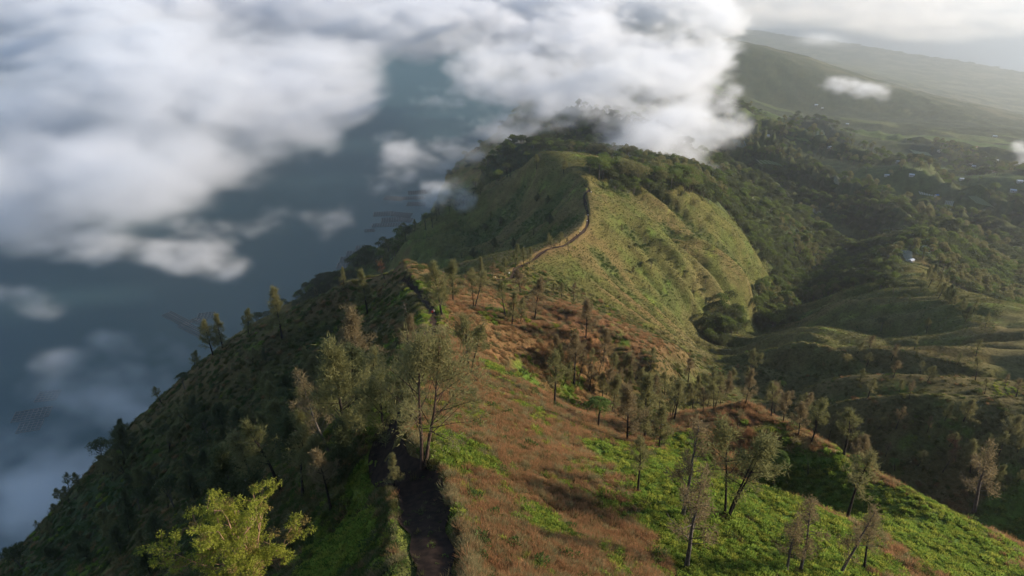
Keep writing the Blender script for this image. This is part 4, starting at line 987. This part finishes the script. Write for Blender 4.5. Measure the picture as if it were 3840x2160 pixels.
# ------------------------------------------------------------------ woodland that reads as one mass
x, y, z, rho = sample(52000, 330, 3300, -38, 44)
wf = grid_at(WF, x, y); fm = grid_at(farm, x, y)
edge = sg.uniform(0, 1, len(x))
inside = np.zeros(len(x), bool)
for pix, *_ in FIELDS:
    q = [hit(*p)[0] for p in pix]; c = np.mean(q, 0); q = [c + (p - c) * 1.08 for p in q]; sg_ = []
    for a, b in zip(q, q[1:] + q[:1]): sg_.append((b[0] - a[0]) * (y - a[1]) - (b[1] - a[1]) * (x - a[0]) > 0)
    sg_ = np.array(sg_); inside |= sg_.all(0) | (~sg_).all(0)
sel = ~inside & ((edge < wf) | (edge < .10 * (rho > 640))) & (z > LAKE_Z + 2) & (edge < 1 - .8 * fm) & ~((y < 520) & (x < -200))
PXY = np.array(placed)
def low_tree(seed, **k):
    v = broadleaf(seed, **k)
    bm = bmesh.new(); bm.from_mesh(v['trunk']); bm.from_mesh(v['crown'])
    nt = len(v['trunk'].polygons); bm.faces.ensure_lookup_table()
    for i, f in enumerate(bm.faces): f.material_index = 0 if i < nt else 1
    me = bpy.data.meshes.new('woodland_tree'); bm.to_mesh(me); bm.free(); me.materials.append(v['trunk'].materials[0]); me.materials.append(v['crown'].materials[0])
    return bpy.data.objects.new('woodland_tree', me)
wl = [low_tree(61, H=9, wid=7.5, n=9, per=60, leaf=L_dark, size=.8), low_tree(62, H=10, wid=7, n=9, per=60, leaf=L_green, size=.8), low_tree(63, H=12, wid=5, n=8, per=60, leaf=L_olive, size=.75, base=.25), low_tree(64, H=8, wid=8, n=9, per=60, leaf=L_dark, size=.8)]
nb = vnoise(x / 60, y / 60, 221)[sel]
kk = np.where(nb > .25, np.where(sg.uniform(0, 1, sel.sum()) < .6, 2, 1), np.where(sg.uniform(0, 1, sel.sum()) < .7, sg.integers(0, 2, sel.sum()) * 3, 1))
scatter('woodland', wl, pick(x[sel], y[sel], z[sel] - .4), sg.uniform(.6, 1.15, sel.sum()) * np.clip(.7 + rho[sel] / 1700, .75, 1.7), kk, 6, .05)
print('woodland', sel.sum())

# ------------------------------------------------------------------ fields and houses on the far slopes
def field(pix, c1, c2, rows, nm=(14, 8), lift=.5):
    """A cultivated plot: furrowed sheet laid on the slope."""
    q = [hit(*p)[0] for p in pix]
    m, N, L, out = new_mat('field_soil')
    b = N('ShaderNodeBsdfPrincipled'); b.inputs['Roughness'].default_value = 1; uv = N('ShaderNodeAttribute'); uv.attribute_name = 'row'
    wv = N('ShaderNodeMath'); wv.operation = 'SINE'; mu = N('ShaderNodeMath'); mu.operation = 'MULTIPLY'; mu.inputs[1].default_value = rows * 6.283; L(uv.outputs['Fac'], mu.inputs[0]); L(mu.outputs[0], wv.inputs[0])
    mr = N('ShaderNodeMapRange'); mr.inputs[1].default_value = -.4; mr.inputs[2].default_value = .4; L(wv.outputs[0], mr.inputs[0])
    mx = N('ShaderNodeMix'); mx.data_type = 'RGBA'; mx.inputs['A'].default_value = (*c1, 1); mx.inputs['B'].default_value = (*c2, 1); L(mr.outputs[0], mx.inputs['Factor']); L(mx.outputs['Result'], b.inputs['Base Color']); L(b.outputs[0], out.inputs[0])
    na, nb_ = max(nm[0], rows * 4), nm[1] * 2; vs = []; rowv = []
    for i in range(na + 1):
        for j in range(nb_ + 1):
            s, t = i / na, j / nb_
            p = (q[0] * (1 - s) + q[1] * s) * (1 - t) + (q[3] * (1 - s) + q[2] * s) * t
            vs.append((p[0], p[1], ground(p[0], p[1]) + lift + .25 * math.sin(s * rows * 6.283))); rowv.append(s)
    ii = np.arange((na + 1) * (nb_ + 1)).reshape(na + 1, nb_ + 1)
    me = grid_mesh('crop_field', np.array(vs), np.stack([ii[:-1, :-1], ii[1:, :-1], ii[1:, 1:], ii[:-1, 1:]], -1).reshape(-1, 4))
    a = me.attributes.new('row', 'FLOAT', 'POINT'); a.data.foreach_set('value', rowv)
    return tag(obj('crop_field', me, m), kind='structure')
for pix, a, b, r in FIELDS:
    field(pix, a, b, r)

H_wall = plain_mat('white_render', (.46, .44, .41), .8); H_tin = plain_mat('pale_metal_roof', (.48, .52, .56), .4); H_red = plain_mat('red_tile_roof', (.20, .085, .06), .8); H_blue = plain_mat('blue_metal_roof', (.10, .22, .45), .4); H_glass = plain_mat('dark_window', (.02, .025, .03), .2)
def box_mesh(name, mat, x0, x1, y0, y1, z0, z1):
    me = bpy.data.meshes.new(name)
    me.from_pydata([(x0, y0, z0), (x1, y0, z0), (x1, y1, z0), (x0, y1, z0), (x0, y0, z1), (x1, y0, z1), (x1, y1, z1), (x0, y1, z1)], [], [(0, 3, 2, 1), (4, 5, 6, 7), (0, 1, 5, 4), (1, 2, 6, 5), (2, 3, 7, 6), (3, 0, 4, 7)])
    me.materials.append(mat); return me
def gable(name, mat, L_, W_, z0, rise, over=.6, th=.18):
    a, b = L_ / 2 + over, W_ / 2 + over
    v = []; 
    for zz in (0, th): v += [(-a, -b, z0 - .2 + zz), (a, -b, z0 - .2 + zz), (a, 0, z0 + rise + zz), (-a, 0, z0 + rise + zz), (-a, b, z0 - .2 + zz), (a, b, z0 - .2 + zz)]
    f = [(0, 3, 2, 1), (3, 4, 5, 2), (6, 7, 8, 9), (9, 8, 11, 10), (0, 1, 7, 6), (4, 10, 11, 5), (0, 6, 9, 3), (3, 9, 10, 4), (1, 2, 8, 7), (2, 5, 11, 8)]
    me = bpy.data.meshes.new(name); me.from_pydata(v, [], f); me.materials.append(mat); return me
def gable_wall(L_, W_, h, rise):
    v = [(-L_ / 2, -W_ / 2, -2), (L_ / 2, -W_ / 2, -2), (L_ / 2, W_ / 2, -2), (-L_ / 2, W_ / 2, -2), (-L_ / 2, -W_ / 2, h), (L_ / 2, -W_ / 2, h), (L_ / 2, W_ / 2, h), (-L_ / 2, W_ / 2, h), (-L_ / 2, 0, h + rise * .93), (L_ / 2, 0, h + rise * .93)]
    f = [(0, 1, 5, 4), (2, 3, 7, 6), (1, 2, 6, 9, 5), (3, 0, 4, 8, 7), (0, 3, 2, 1)]
    me = bpy.data.meshes.new('wall'); me.from_pydata(v, [], f); me.materials.append(H_wall); return me
HM = {}
for nm, roof in (('tin', H_tin), ('red', H_red), ('blue', H_blue)):
    HM[nm] = (gable_wall(9, 6, 2.8, 1.5), gable('roof', roof, 9, 6, 2.8, 1.5), box_mesh('door', plain_mat('wood_door', (.10, .06, .04)), -.5, .5, -3.06, -2.99, -.2, 2.0), [box_mesh('window', H_glass, a, a + 1.2, -3.06, -2.99, .9, 2.0) for a in (-3.4, 1.8)])
def house(px, py, kind, s, label):
    h = hit(px, py)
    if h is None: return
    B = h[0]; e = bpy.data.objects.new('house', None); link(e); e.location = (B[0], B[1], B[2] + .3); s = s * (.95 if h[1] < 800 else .78); e.scale = (s, s, s); e.rotation_euler = (0, 0, random.uniform(-.6, .6))
    w, r, d, wi = HM[kind]
    for nm, me in [('wall', w), ('roof', r), ('door', d)] + [('window', k) for k in wi]: link(bpy.data.objects.new(nm, me), e)
    tag(e, label, 'house')
HOUSES = [(2337, 594, 'tin', 1.0, 'white-roofed house at the top of the fields on the right-hand hill'), (2330, 629, 'tin', .9, 'pale-roofed shed beside the striped field on the right-hand hill'), (2292, 658, 'tin', .5, 'small pale hut at the lower tip of the striped field'), (2350, 636, 'red', .7, 'dark hut right of the pale-roofed shed'),
    (1849, 248, 'tin', 1.3, 'lone white house just right of the big cloud edge'), (2053, 266, 'tin', 1.6, 'long white shed under the dark forested spur'), (2068, 274, 'tin', 1.1, 'small white house right of the long white shed'), (1930, 344, 'tin', 1.0, 'small white house right of the cloud tip'),
    (2087, 373, 'tin', 1.0, 'white house alone in the middle of the far slopes'), (2261, 410, 'tin', 1.2, 'bright white house on a far terrace ridge'), (2230, 444, 'tin', .9, 'small white hut below the bright white terrace house'), (2292, 446, 'tin', 1.0, 'grey-white house right of the small white hut'),
    (2131, 314, 'tin', 1.2, 'white house on the upper far slope'), (2316, 395, 'red', 1.1, 'red-roofed house above the bright white terrace house'), (2363, 381, 'tin', 1.1, 'pale house at the foot of a hazy terrace'), (2410, 407, 'blue', 1.3, 'blue-roofed house left of the far hamlet'),
    (2441, 413, 'red', 1.1, 'leftmost red-roofed house of the far hamlet'), (2449, 420, 'tin', 1.0, 'white house in the middle of the far hamlet'), (2467, 423, 'red', 1.1, 'rightmost red-roofed house of the far hamlet'), (2452, 374, 'red', 1.3, 'red-roofed house above the far hamlet'),
    (2479, 399, 'tin', 1.1, 'pale house just above the right end of the far hamlet'), (2505, 407, 'tin', 1.2, 'pale house right of the far hamlet'), (2558, 418, 'tin', 1.2, 'left one of two pale houses at the right edge'), (2570, 420, 'tin', 1.1, 'right one of two pale houses at the right edge'),
    (2548, 482, 'tin', 1.2, 'white house low at the right edge'), (2564, 459, 'tin', 1.2, 'long pale house above the low white one at the right edge'), (2500, 434, 'red', 1.1, 'red-roofed house below the far hamlet'), (2356, 497, 'blue', .9, 'blue-roofed hut on the pale field'),
    (1971, 505, 'tin', .9, 'white-roofed hut behind the rounded green field'), (2418, 454, 'tin', 1.0, 'small pale house under the far hamlet'), (2502, 345, 'tin', 1.4, 'hazy pale house high at the right'), (1629, 412, 'tin', .8, 'white hut half hidden in cloud behind the ridge wood')]
for a in HOUSES: house(*a)

# ------------------------------------------------------------------ fish-farm rafts on the lake
R_bar = plain_mat('raft_bamboo', (.24, .22, .20), .8)
def raft_mesh(nx, ny, c=4.6, w=.34):
    B = Buf()
    def bar(x0, x1, y0, y1):
        v = [(x0, y0, -.3), (x1, y0, -.3), (x1, y1, -.3), (x0, y1, -.3), (x0, y0, .35), (x1, y0, .35), (x1, y1, .35), (x0, y1, .35)]
        B.add(v, [(0, 3, 2, 1), (4, 5, 6, 7), (0, 1, 5, 4), (1, 2, 6, 5), (2, 3, 7, 6), (3, 0, 4, 7)])
    X_, Y_ = nx * c, ny * c
    for i in range(nx + 1): bar(i * c - X_ / 2 - w / 2, i * c - X_ / 2 + w / 2, -Y_ / 2 - w / 2, Y_ / 2 + w / 2)
    for j in range(ny + 1):
        for i in range(nx): bar(i * c - X_ / 2 + w / 2, (i + 1) * c - X_ / 2 - w / 2, j * c - Y_ / 2 - w / 2, j * c - Y_ / 2 + w / 2)
    return B.mesh('fish_raft', R_bar)
RM = {'sq': raft_mesh(5, 4), 'long': raft_mesh(11, 3), 'mid': raft_mesh(8, 4), 'small': raft_mesh(4, 2)}
for k, (px, py, kind, rot, lab) in enumerate([
    (518, 795, 'sq', .2, 'bright square fish raft next to the leaning pair of trees'), (445, 802, 'long', -.6, 'upper long fish raft left of the leaning pair of trees'), (486, 830, 'long', -.6, 'lower long fish raft half under the pale mist'), (494, 808, 'small', -.5, 'small dark fish raft beside the bright square one'),
    (80, 1042, 'mid', .3, 'fish raft at the far left under the mist'), (75, 1072, 'sq', .3, 'fish raft just below the far left one'), (120, 996, 'sq', .2, 'faint fish raft above the far left one'),
    (965, 538, 'mid', .1, 'topmost fish raft of the middle cluster by the shore'), (985, 553, 'mid', .15, 'second fish raft of the middle cluster by the shore'), (972, 566, 'long', .1, 'third fish raft of the middle cluster by the shore'), (1012, 540, 'mid', -.2, 'fish raft right of the topmost one in the middle cluster'), (1022, 553, 'sq', -.2, 'rightmost fish raft of the middle cluster'),
    (930, 580, 'small', .2, 'lone small fish raft left of the middle cluster'), (990, 499, 'mid', -.2, 'thin fish raft above the middle cluster'), (1035, 498, 'long', .1, 'long fish raft beside the small cloud on the ridge flank'), (1050, 484, 'mid', .2, 'farthest fish raft near the small cloud'), (1048, 513, 'mid', 0, 'fish raft just below the small cloud'),
    (912, 624, 'sq', .1, 'topmost fish raft of the lower shore string'), (900, 637, 'mid', .1, 'second fish raft of the lower shore string'), (884, 652, 'mid', .1, 'third fish raft of the lower shore string'), (866, 668, 'sq', .1, 'lowest fish raft of the lower shore string')]):
    c = on_plane(px, py, LAKE_Z + .3); o = link(bpy.data.objects.new('fish_raft', RM[kind])); o.location = c; o.rotation_euler = (0, 0, rot)
    tag(o, lab, 'raft', 'fish rafts on the lake')

# ------------------------------------------------------------------ hikers
def person_mesh(shirt, trousers, stride=.25):
    sk = [(0, 0, .92), (0, 0, 1.12), (0, 0, 1.36), (0, 0, 1.50), (0, .02, 1.60), (0, .02, 1.70), (.10, 0, .88), (.11, stride, .48), (.11, stride * .7, .08), (.11, stride * .7 + .13, .04), (-.10, 0, .88), (-.11, -stride * .5, .50), (-.11, -stride * 1.3, .10), (-.11, -stride * 1.3 + .12, .05),
          (.19, 0, 1.40), (.25, -.06, 1.13), (.24, .08, .90), (-.19, 0, 1.40), (-.25, .08, 1.13), (-.23, .22, .95)]
    ed = [(0, 1), (1, 2), (2, 3), (3, 4), (4, 5), (0, 6), (6, 7), (7, 8), (8, 9), (0, 10), (10, 11), (11, 12), (12, 13), (2, 14), (14, 15), (15, 16), (2, 17), (17, 18), (18, 19)]
    rad = [.15, .14, .17, .065, .10, .095, .10, .07, .05, .04, .10, .07, .05, .04, .075, .05, .04, .075, .05, .04]
    me = bpy.data.meshes.new('person'); me.from_pydata(sk, ed, []); o = bpy.data.objects.new('person', me); sc.collection.objects.link(o)
    md = o.modifiers.new('skin', 'SKIN')
    for i, r in enumerate(rad): me.skin_vertices[0].data[i].radius = (r, r * (.75 if i < 3 else 1))
    me.skin_vertices[0].data[0].use_root = True
    o.modifiers.new('sub', 'SUBSURF').levels = 1
    dg = bpy.context.evaluated_depsgraph_get(); m2 = bpy.data.meshes.new_from_object(o.evaluated_get(dg)); m2.name = 'person'
    bpy.data.objects.remove(o)
    m2.materials.clear()
    for m in (shirt, trousers, skin_m, hair_m): m2.materials.append(m)
    for p in m2.polygons:
        c = p.center
        p.material_index = 1 if c.z < .93 and abs(c.x) < .2 else 3 if c.z > 1.70 or (c.z > 1.58 and c.y < .0) else 2 if (c.z > 1.47 or (c.z < 1.0 and abs(c.x) > .2)) else 0
    return m2
skin_m = plain_mat('skin', (.30, .17, .11), .6); hair_m = plain_mat('black_hair', (.015, .012, .010), .5)
S_red, S_white, S_black, S_pale = plain_mat('red_jacket', (.55, .03, .02)), plain_mat('white_shirt', (.78, .78, .76)), plain_mat('black_jacket', (.012, .012, .013)), plain_mat('pale_jacket', (.45, .42, .36))
T_dark = plain_mat('dark_trousers', (.02, .02, .025))
PM = {k: person_mesh(m, T_dark) for k, m in (('red', S_red), ('white', S_white), ('black', S_black), ('pale', S_pale))}
def person(px, py, kind, rot, label):
    B = hit(px, py)[0]; o = link(bpy.data.objects.new('person', PM[kind])); o.location = (B[0], B[1], ground(B[0], B[1]) + .09); o.rotation_euler = (0, 0, rot); tag(o, label, 'person')
for a in [(1088, 795, 'red', .2, 'hiker in a red jacket on the earth step of the trail'), (1092, 792, 'pale', 2.9, 'hiker in pale clothes beside the one in red'), (898, 962, 'black', .4, 'hiker in black under the large brown casuarina'),
          (1479, 546, 'white', .1, 'hiker in white on the steep upper part of the ridge trail'), (1476, 561, 'white', .2, 'hiker in white just below another on the upper ridge trail'), (1487, 488, 'white', .5, 'topmost hiker in white where the ridge trail reaches the summit'),
          (1458, 588, 'white', -.6, 'hiker in white at the bend of the ridge trail'), (1450, 596, 'black', -.6, 'hiker in dark clothes at the bend of the ridge trail'), (1281, 694, 'white', 1.0, 'hiker in white in the saddle'), (1246, 705, 'pale', 1.4, 'hiker in pale clothes left of the saddle clump')]:
    person(*a)

# ------------------------------------------------------------------ clouds: real volumes on a voxel lattice
crng = np.random.default_rng(12)
def upsample(lat, shape):
    a = lat
    for ax in range(3):
        m, k = shape[ax], a.shape[ax]
        t = np.linspace(1, k - 2.001, m); i = t.astype(int); f = t - i
        w = np.stack([((-f + 2) * f - 1) * f / 2, ((3 * f - 5) * f * f + 2) / 2, ((-3 * f + 4) * f + 1) * f / 2, ((f - 1) * f * f) / 2], 1)
        Mx = np.zeros((m, k), np.float32)
        for q in range(4): Mx[np.arange(m), i - 1 + q] += w[:, q]
        a = np.moveaxis(np.tensordot(Mx, a, (1, ax)), 0, ax)
    return a.astype(np.float32)
def fbm3(shape, size, base, octv, gain=.66):
    out = np.zeros(shape, np.float32); amp, cell = 1., base
    for k in range(octv):
        cells = [int(math.ceil(s / (cell * c))) + 4 for s, c in zip(size, (1.25, 1.0, .7))]
        out += amp * upsample(crng.standard_normal(cells).astype(np.float32) * .55, shape); amp *= gain; cell *= .5
    return out

def cloud_mat(name, density, aniso=.25, col=(.915, .942, .98)):
    m, N, L, out = new_mat(name)
    pv = N('ShaderNodeVolumePrincipled'); pv.inputs['Density'].default_value = density; pv.inputs['Color'].default_value = (*col, 1); pv.inputs['Anisotropy'].default_value = aniso
    L(pv.outputs[0], out.inputs['Volume'])
    return m

def cloud_volume(name, blobs, mn, mx, shape, base, mat, octv=6, amp=.6, thr=.14, gain=1.05, erode=.36):
    mn, mx = np.array(mn, float), np.array(mx, float)
    ax = [np.linspace(mn[i], mx[i], shape[i]).astype(np.float32) for i in range(3)]
    F = np.full(shape, 1e-6, np.float32); SH = 5.0
    for (px, py, rxp, ryp, z, rz, w) in blobs:
        c = on_plane(px, py, z); a, b = on_plane(px, max(py - ryp, -80), z), on_plane(px, py + ryp, z)
        d = c[1] / ray(px, py)[1]
        rx = rxp * d / FPX; ry = (a[1] - b[1]) / 2; cy = (a[1] + b[1]) / 2; cx = (a[0] + b[0]) / 2; tilt = (a[0] - b[0]) / max(1e-3, a[1] - b[1])
        qy = (ax[1] - cy) / ry
        q = ((ax[0][:, None] - cx - tilt * (ax[1][None, :] - cy)) / rx) ** 2 + (qy ** 2)[None, :]
        dz = ax[2] - z; qz = np.where(dz > 0, dz / rz, dz / (rz * 1.5)) ** 2
        F += np.exp(np.clip(SH * (w - max(w, .9) * (q[:, :, None] + qz[None, None, :])), -20, 20))
    F = np.clip(np.log(F) / SH, -2, 3)
    F = np.where(F > .4, .4 + (F - .4) * .18, F)
    body = F + amp * fbm3(shape, mx - mn, base, 4) - thr
    billow = 1 - np.abs(fbm3(shape, mx - mn, base / 3.2, octv - 2)) * 1.15         # ragged, cauliflower edges eaten out of the body
    body = body - erode * np.clip(billow, 0, 1) * np.clip(1.2 - body, 0, 1) + .38 * erode
    den = np.clip(body * gain, 0, 1) ** 1.35
    den *= np.clip(.72 + .8 * fbm3(shape, mx - mn, base / 7, 3), .06, 1.6)
    for i in range(3):
        sl = [slice(None)] * 3
        for e_ in (0, -1): sl[i] = e_; den[tuple(sl)] = 0
    g = bpy.data.meshes.new(name); g.vertices.add(den.size)
    a_ = g.attributes.new('d', 'FLOAT', 'POINT'); a_.data.foreach_set('value', np.ascontiguousarray(den, np.float32).ravel())
    ng = bpy.data.node_groups.new(name, 'GeometryNodeTree')
    ng.interface.new_socket('Geometry', in_out='INPUT', socket_type='NodeSocketGeometry'); ng.interface.new_socket('Geometry', in_out='OUTPUT', socket_type='NodeSocketGeometry')
    N = ng.nodes.new; L = ng.links.new
    gi, go, vc = N('NodeGroupInput'), N('NodeGroupOutput'), N('GeometryNodeVolumeCube')
    vc.inputs['Min'].default_value = tuple(mn); vc.inputs['Max'].default_value = tuple(mx)
    for c, k in zip('XYZ', shape): vc.inputs['Resolution ' + c].default_value = k
    p = N('GeometryNodeInputPosition')
    def vm(op, b=None, c=None):
        k = N('ShaderNodeVectorMath'); k.operation = op
        if b is not None: k.inputs[1].default_value = b
        if c is not None: k.inputs[2].default_value = c
        return k
    sub, mul, fl, dot = vm('SUBTRACT', tuple(mn)), vm('MULTIPLY_ADD', [(k - 1) / (b - a) for k, a, b in zip(shape, mn, mx)], (.5, .5, .5)), vm('FLOOR'), vm('DOT_PRODUCT', (shape[1] * shape[2], shape[2], 1))
    L(p.outputs[0], sub.inputs[0]); L(sub.outputs[0], mul.inputs[0]); L(mul.outputs[0], fl.inputs[0]); L(fl.outputs[0], dot.inputs[0])
    na = N('GeometryNodeInputNamedAttribute'); na.data_type = 'FLOAT'; na.inputs[0].default_value = 'd'
    si = N('GeometryNodeSampleIndex'); si.data_type = 'FLOAT'; si.domain = 'POINT'; si.clamp = True
    L(gi.outputs[0], si.inputs['Geometry']); L(na.outputs[0], si.inputs['Value']); L(dot.outputs['Value'], si.inputs['Index']); L(si.outputs[0], vc.inputs['Density'])
    sm = N('GeometryNodeSetMaterial'); sm.inputs['Material'].default_value = mat; L(vc.outputs[0], sm.inputs[0]); L(sm.outputs[0], go.inputs[0])
    o = link(bpy.data.objects.new(name, g)); o.modifiers.new('volume', 'NODES').node_group = ng
    return tag(o, kind='stuff')

LEFT = [ # centre x, y, radius x, y (picture units at that height), height, half thickness, weight
    (100, 360, 480, 200, -235, 60, 1.7), (420, 250, 420, 160, -225, 70, 1.7), (700, 180, 270, 120, -215, 60, 1.6), (560, 340, 280, 100, -240, 45, 1.2), (760, 330, 130, 60, -245, 35, .8), (40, 500, 300, 90, -255, 40, 1.1),
    (300, 110, 520, 90, -215, 60, 1.8), (850, 90, 200, 70, -215, 50, 1.2), (880, 200, 90, 40, -235, 35, .7), (640, 420, 170, 45, -265, 25, .55), (1000, 40, 300, 70, -215, 60, 1.6), (500, 60, 700, 70, -215, 70, 1.9), (420, 470, 150, 35, -270, 20, .42), (200, 40, 600, 60, -215, 70, 1.8)]
RIGHT = [ # spilling over the ridge
    (1330, 170, 260, 110, -225, 58, 1.6), (1550, 190, 230, 120, -225, 58, 1.3), (1700, 220, 150, 115, -235, 45, 1.2), (1640, 330, 140, 75, -245, 32, 1.1), (1740, 330, 110, 50, -250, 25, .8), (1700, 405, 80, 32, -262, 18, .65), (1850, 320, 75, 42, -255, 22, .6),
    (1420, 285, 130, 45, -255, 26, .6), (1250, 280, 150, 65, -255, 30, 1.3), (1120, 250, 110, 42, -250, 24, 1.1), (1060, 385, 130, 55, -275, 22, .80), (980, 440, 95, 45, -290, 20, .72), (1200, 370, 120, 32, -275, 16, .5), (1600, 60, 300, 80, -215, 60, 1.5), (1300, 50, 280, 70, -215, 60, 1.4), (1500, 110, 300, 70, -220, 58, 1.4),
    (1590, 395, 55, 22, -262, 14, .45), (1800, 430, 70, 25, -275, 14, .42), (1830, 250, 60, 60, -250, 22, .6), (1760, 130, 90, 60, -235, 40, .8)]
WISP = [(60, 1290, 190, 90, -360, 30, 1.3), (330, 860, 200, 50, -330, 18, .45), (600, 560, 240, 50, -315, 16, .30), (260, 1000, 250, 90, -330, 38, 1.7), (400, 925, 160, 60, -330, 30, 1.5), (120, 1150, 220, 115, -350, 36, 1.7), (440, 640, 140, 45, -330, 16, .55), (560, 660, 100, 35, -330, 15, .5), (820, 545, 120, 45, -320, 18, .6), (700, 520, 110, 35, -310, 16, .5), (60, 760, 130, 45, -330, 16, .5),
        (820, 600, 60, 22, -330, 12, .32), (200, 620, 170, 45, -310, 16, .45)]
cm = cloud_mat('cloud_vapour', .040)
o = cloud_volume('cloud', LEFT, (-1560, 520, -350), (40, 2350, -125), (266, 305, 38), 300, cm)
tag(o, 'broad soft cloud bank lying over the lake at the left', 'cloud')
o = cloud_volume('cloud', RIGHT, (-330, 560, -330), (640, 2350, -135), (230, 426, 48), 190, cloud_mat('ridge_cloud_vapour', .036), octv=7, amp=.66, gain=1.3, erode=.60)
tag(o, 'bright billowing cloud spilling over the middle ridge', 'cloud')
o = cloud_volume('mist', WISP, (-760, 300, -410), (-40, 960, -265), (144, 132, 29), 170, cloud_mat('mist_vapour', .036), amp=.5, thr=.02, gain=1.9)
tag(o, 'thin grey mist drifting low over the lake at the left', 'mist')
o = cloud_volume('cloud', [(1130, 478, 75, 22, -222, 14, .62), (1085, 505, 50, 20, -232, 12, .5), (1170, 455, 50, 16, -215, 12, .5)], (-190, 500, -262), (-30, 780, -192), (54, 94, 24), 60, cloud_mat('small_cloud_vapour', .045), amp=.55, thr=.12, gain=1.4)
tag(o, 'small white cloud hugging the lake side of the middle ridge', 'cloud')
FAR = [(300, 50, 900, 60, -215, 70, 1.5), (900, 40, 600, 50, -215, 70, 1.4), (1400, 30, 400, 45, -215, 70, 1.3), (1700, 40, 200, 40, -220, 60, .8), (500, 0, 1200, 60, -215, 80, 1.8)]
o = cloud_volume('cloud', FAR, (-4600, 2250, -360), (1700, 6200, -110), (252, 158, 24), 700, cloud_mat('far_cloud_vapour', .022), octv=5)
tag(o, 'distant white cloud sheet covering the far end of the lake', 'cloud')
def small_cloud(label, pxs, half, zc, mat, amp=.95, thr=.12):
    cs = [on_plane(p[0], p[1], p[4]) for p in pxs]
    c = np.mean(cs, 0)
    mn = c - np.array(half); mx_ = c + np.array(half)
    o = cloud_volume('cloud', pxs, mn, mx_, (70, 70, 26), max(half) * .45, mat, octv=5, amp=amp, thr=thr, gain=1.1); tag(o, label, 'cloud')
sm_ = cloud_mat('slope_cloud_vapour', .02)
small_cloud('lone small white cloud over the hazy far slopes', [(2180, 235, 85, 26, -560, 32, .62), (2110, 208, 70, 20, -555, 26, .5), (2225, 246, 45, 18, -565, 24, .5), (2060, 190, 50, 15, -550, 22, .22)], (330, 520, 90), -560, sm_)
small_cloud('wisp of cloud trailing over the dark forested spur', [(1960, 120, 130, 26, -520, 50, .4), (2060, 100, 110, 20, -520, 45, .34), (1880, 150, 70, 20, -520, 40, .34)], (700, 1500, 130), -520, cloud_mat('spur_cloud_vapour', .006))
small_cloud('faint scrap of cloud at the right edge', [(2575, 382, 34, 22, -480, 26, .35)], (120, 240, 60), -480, sm_)

VEIL = [(1900, 10, 500, 60, -1000, 120, 1.2), (2100, 20, 600, 50, -1000, 110, .9), (2450, 60, 400, 50, -1010, 110, .8), (2300, -20, 700, 60, -990, 130, 1.0)]
o = cloud_volume('cloud', VEIL, (500, 5200, -1250), (9500, 16000, -820), (180, 216, 22), 1500, cloud_mat('veil_vapour', .0045, col=(1, .98, .95)), octv=5, amp=.2, gain=.9, erode=.08)
tag(o, 'thin bright veil of cloud over the sea at the top right', 'cloud')

# ------------------------------------------------------------------ haze in the air
bm = bmesh.new(); bmesh.ops.create_cube(bm, size=1)
for v in bm.verts: v.co = (v.co.x * 300000 , v.co.y * 300000, 60 if v.co.z > 0 else SEA_Z - 60)
hm = bpy.data.meshes.new('haze'); bm.to_mesh(hm); bm.free()
m, N, L, out = new_mat('haze_air')
pv = N('ShaderNodeVolumePrincipled'); pv.inputs['Density'].default_value = 6.5e-5; pv.inputs['Color'].default_value = (.86, .93, 1, 1); pv.inputs['Anisotropy'].default_value = .6
L(pv.outputs[0], out.inputs['Volume'])
tag(obj('haze', hm, m), kind='stuff')
print('TIME', time.time() - T0)
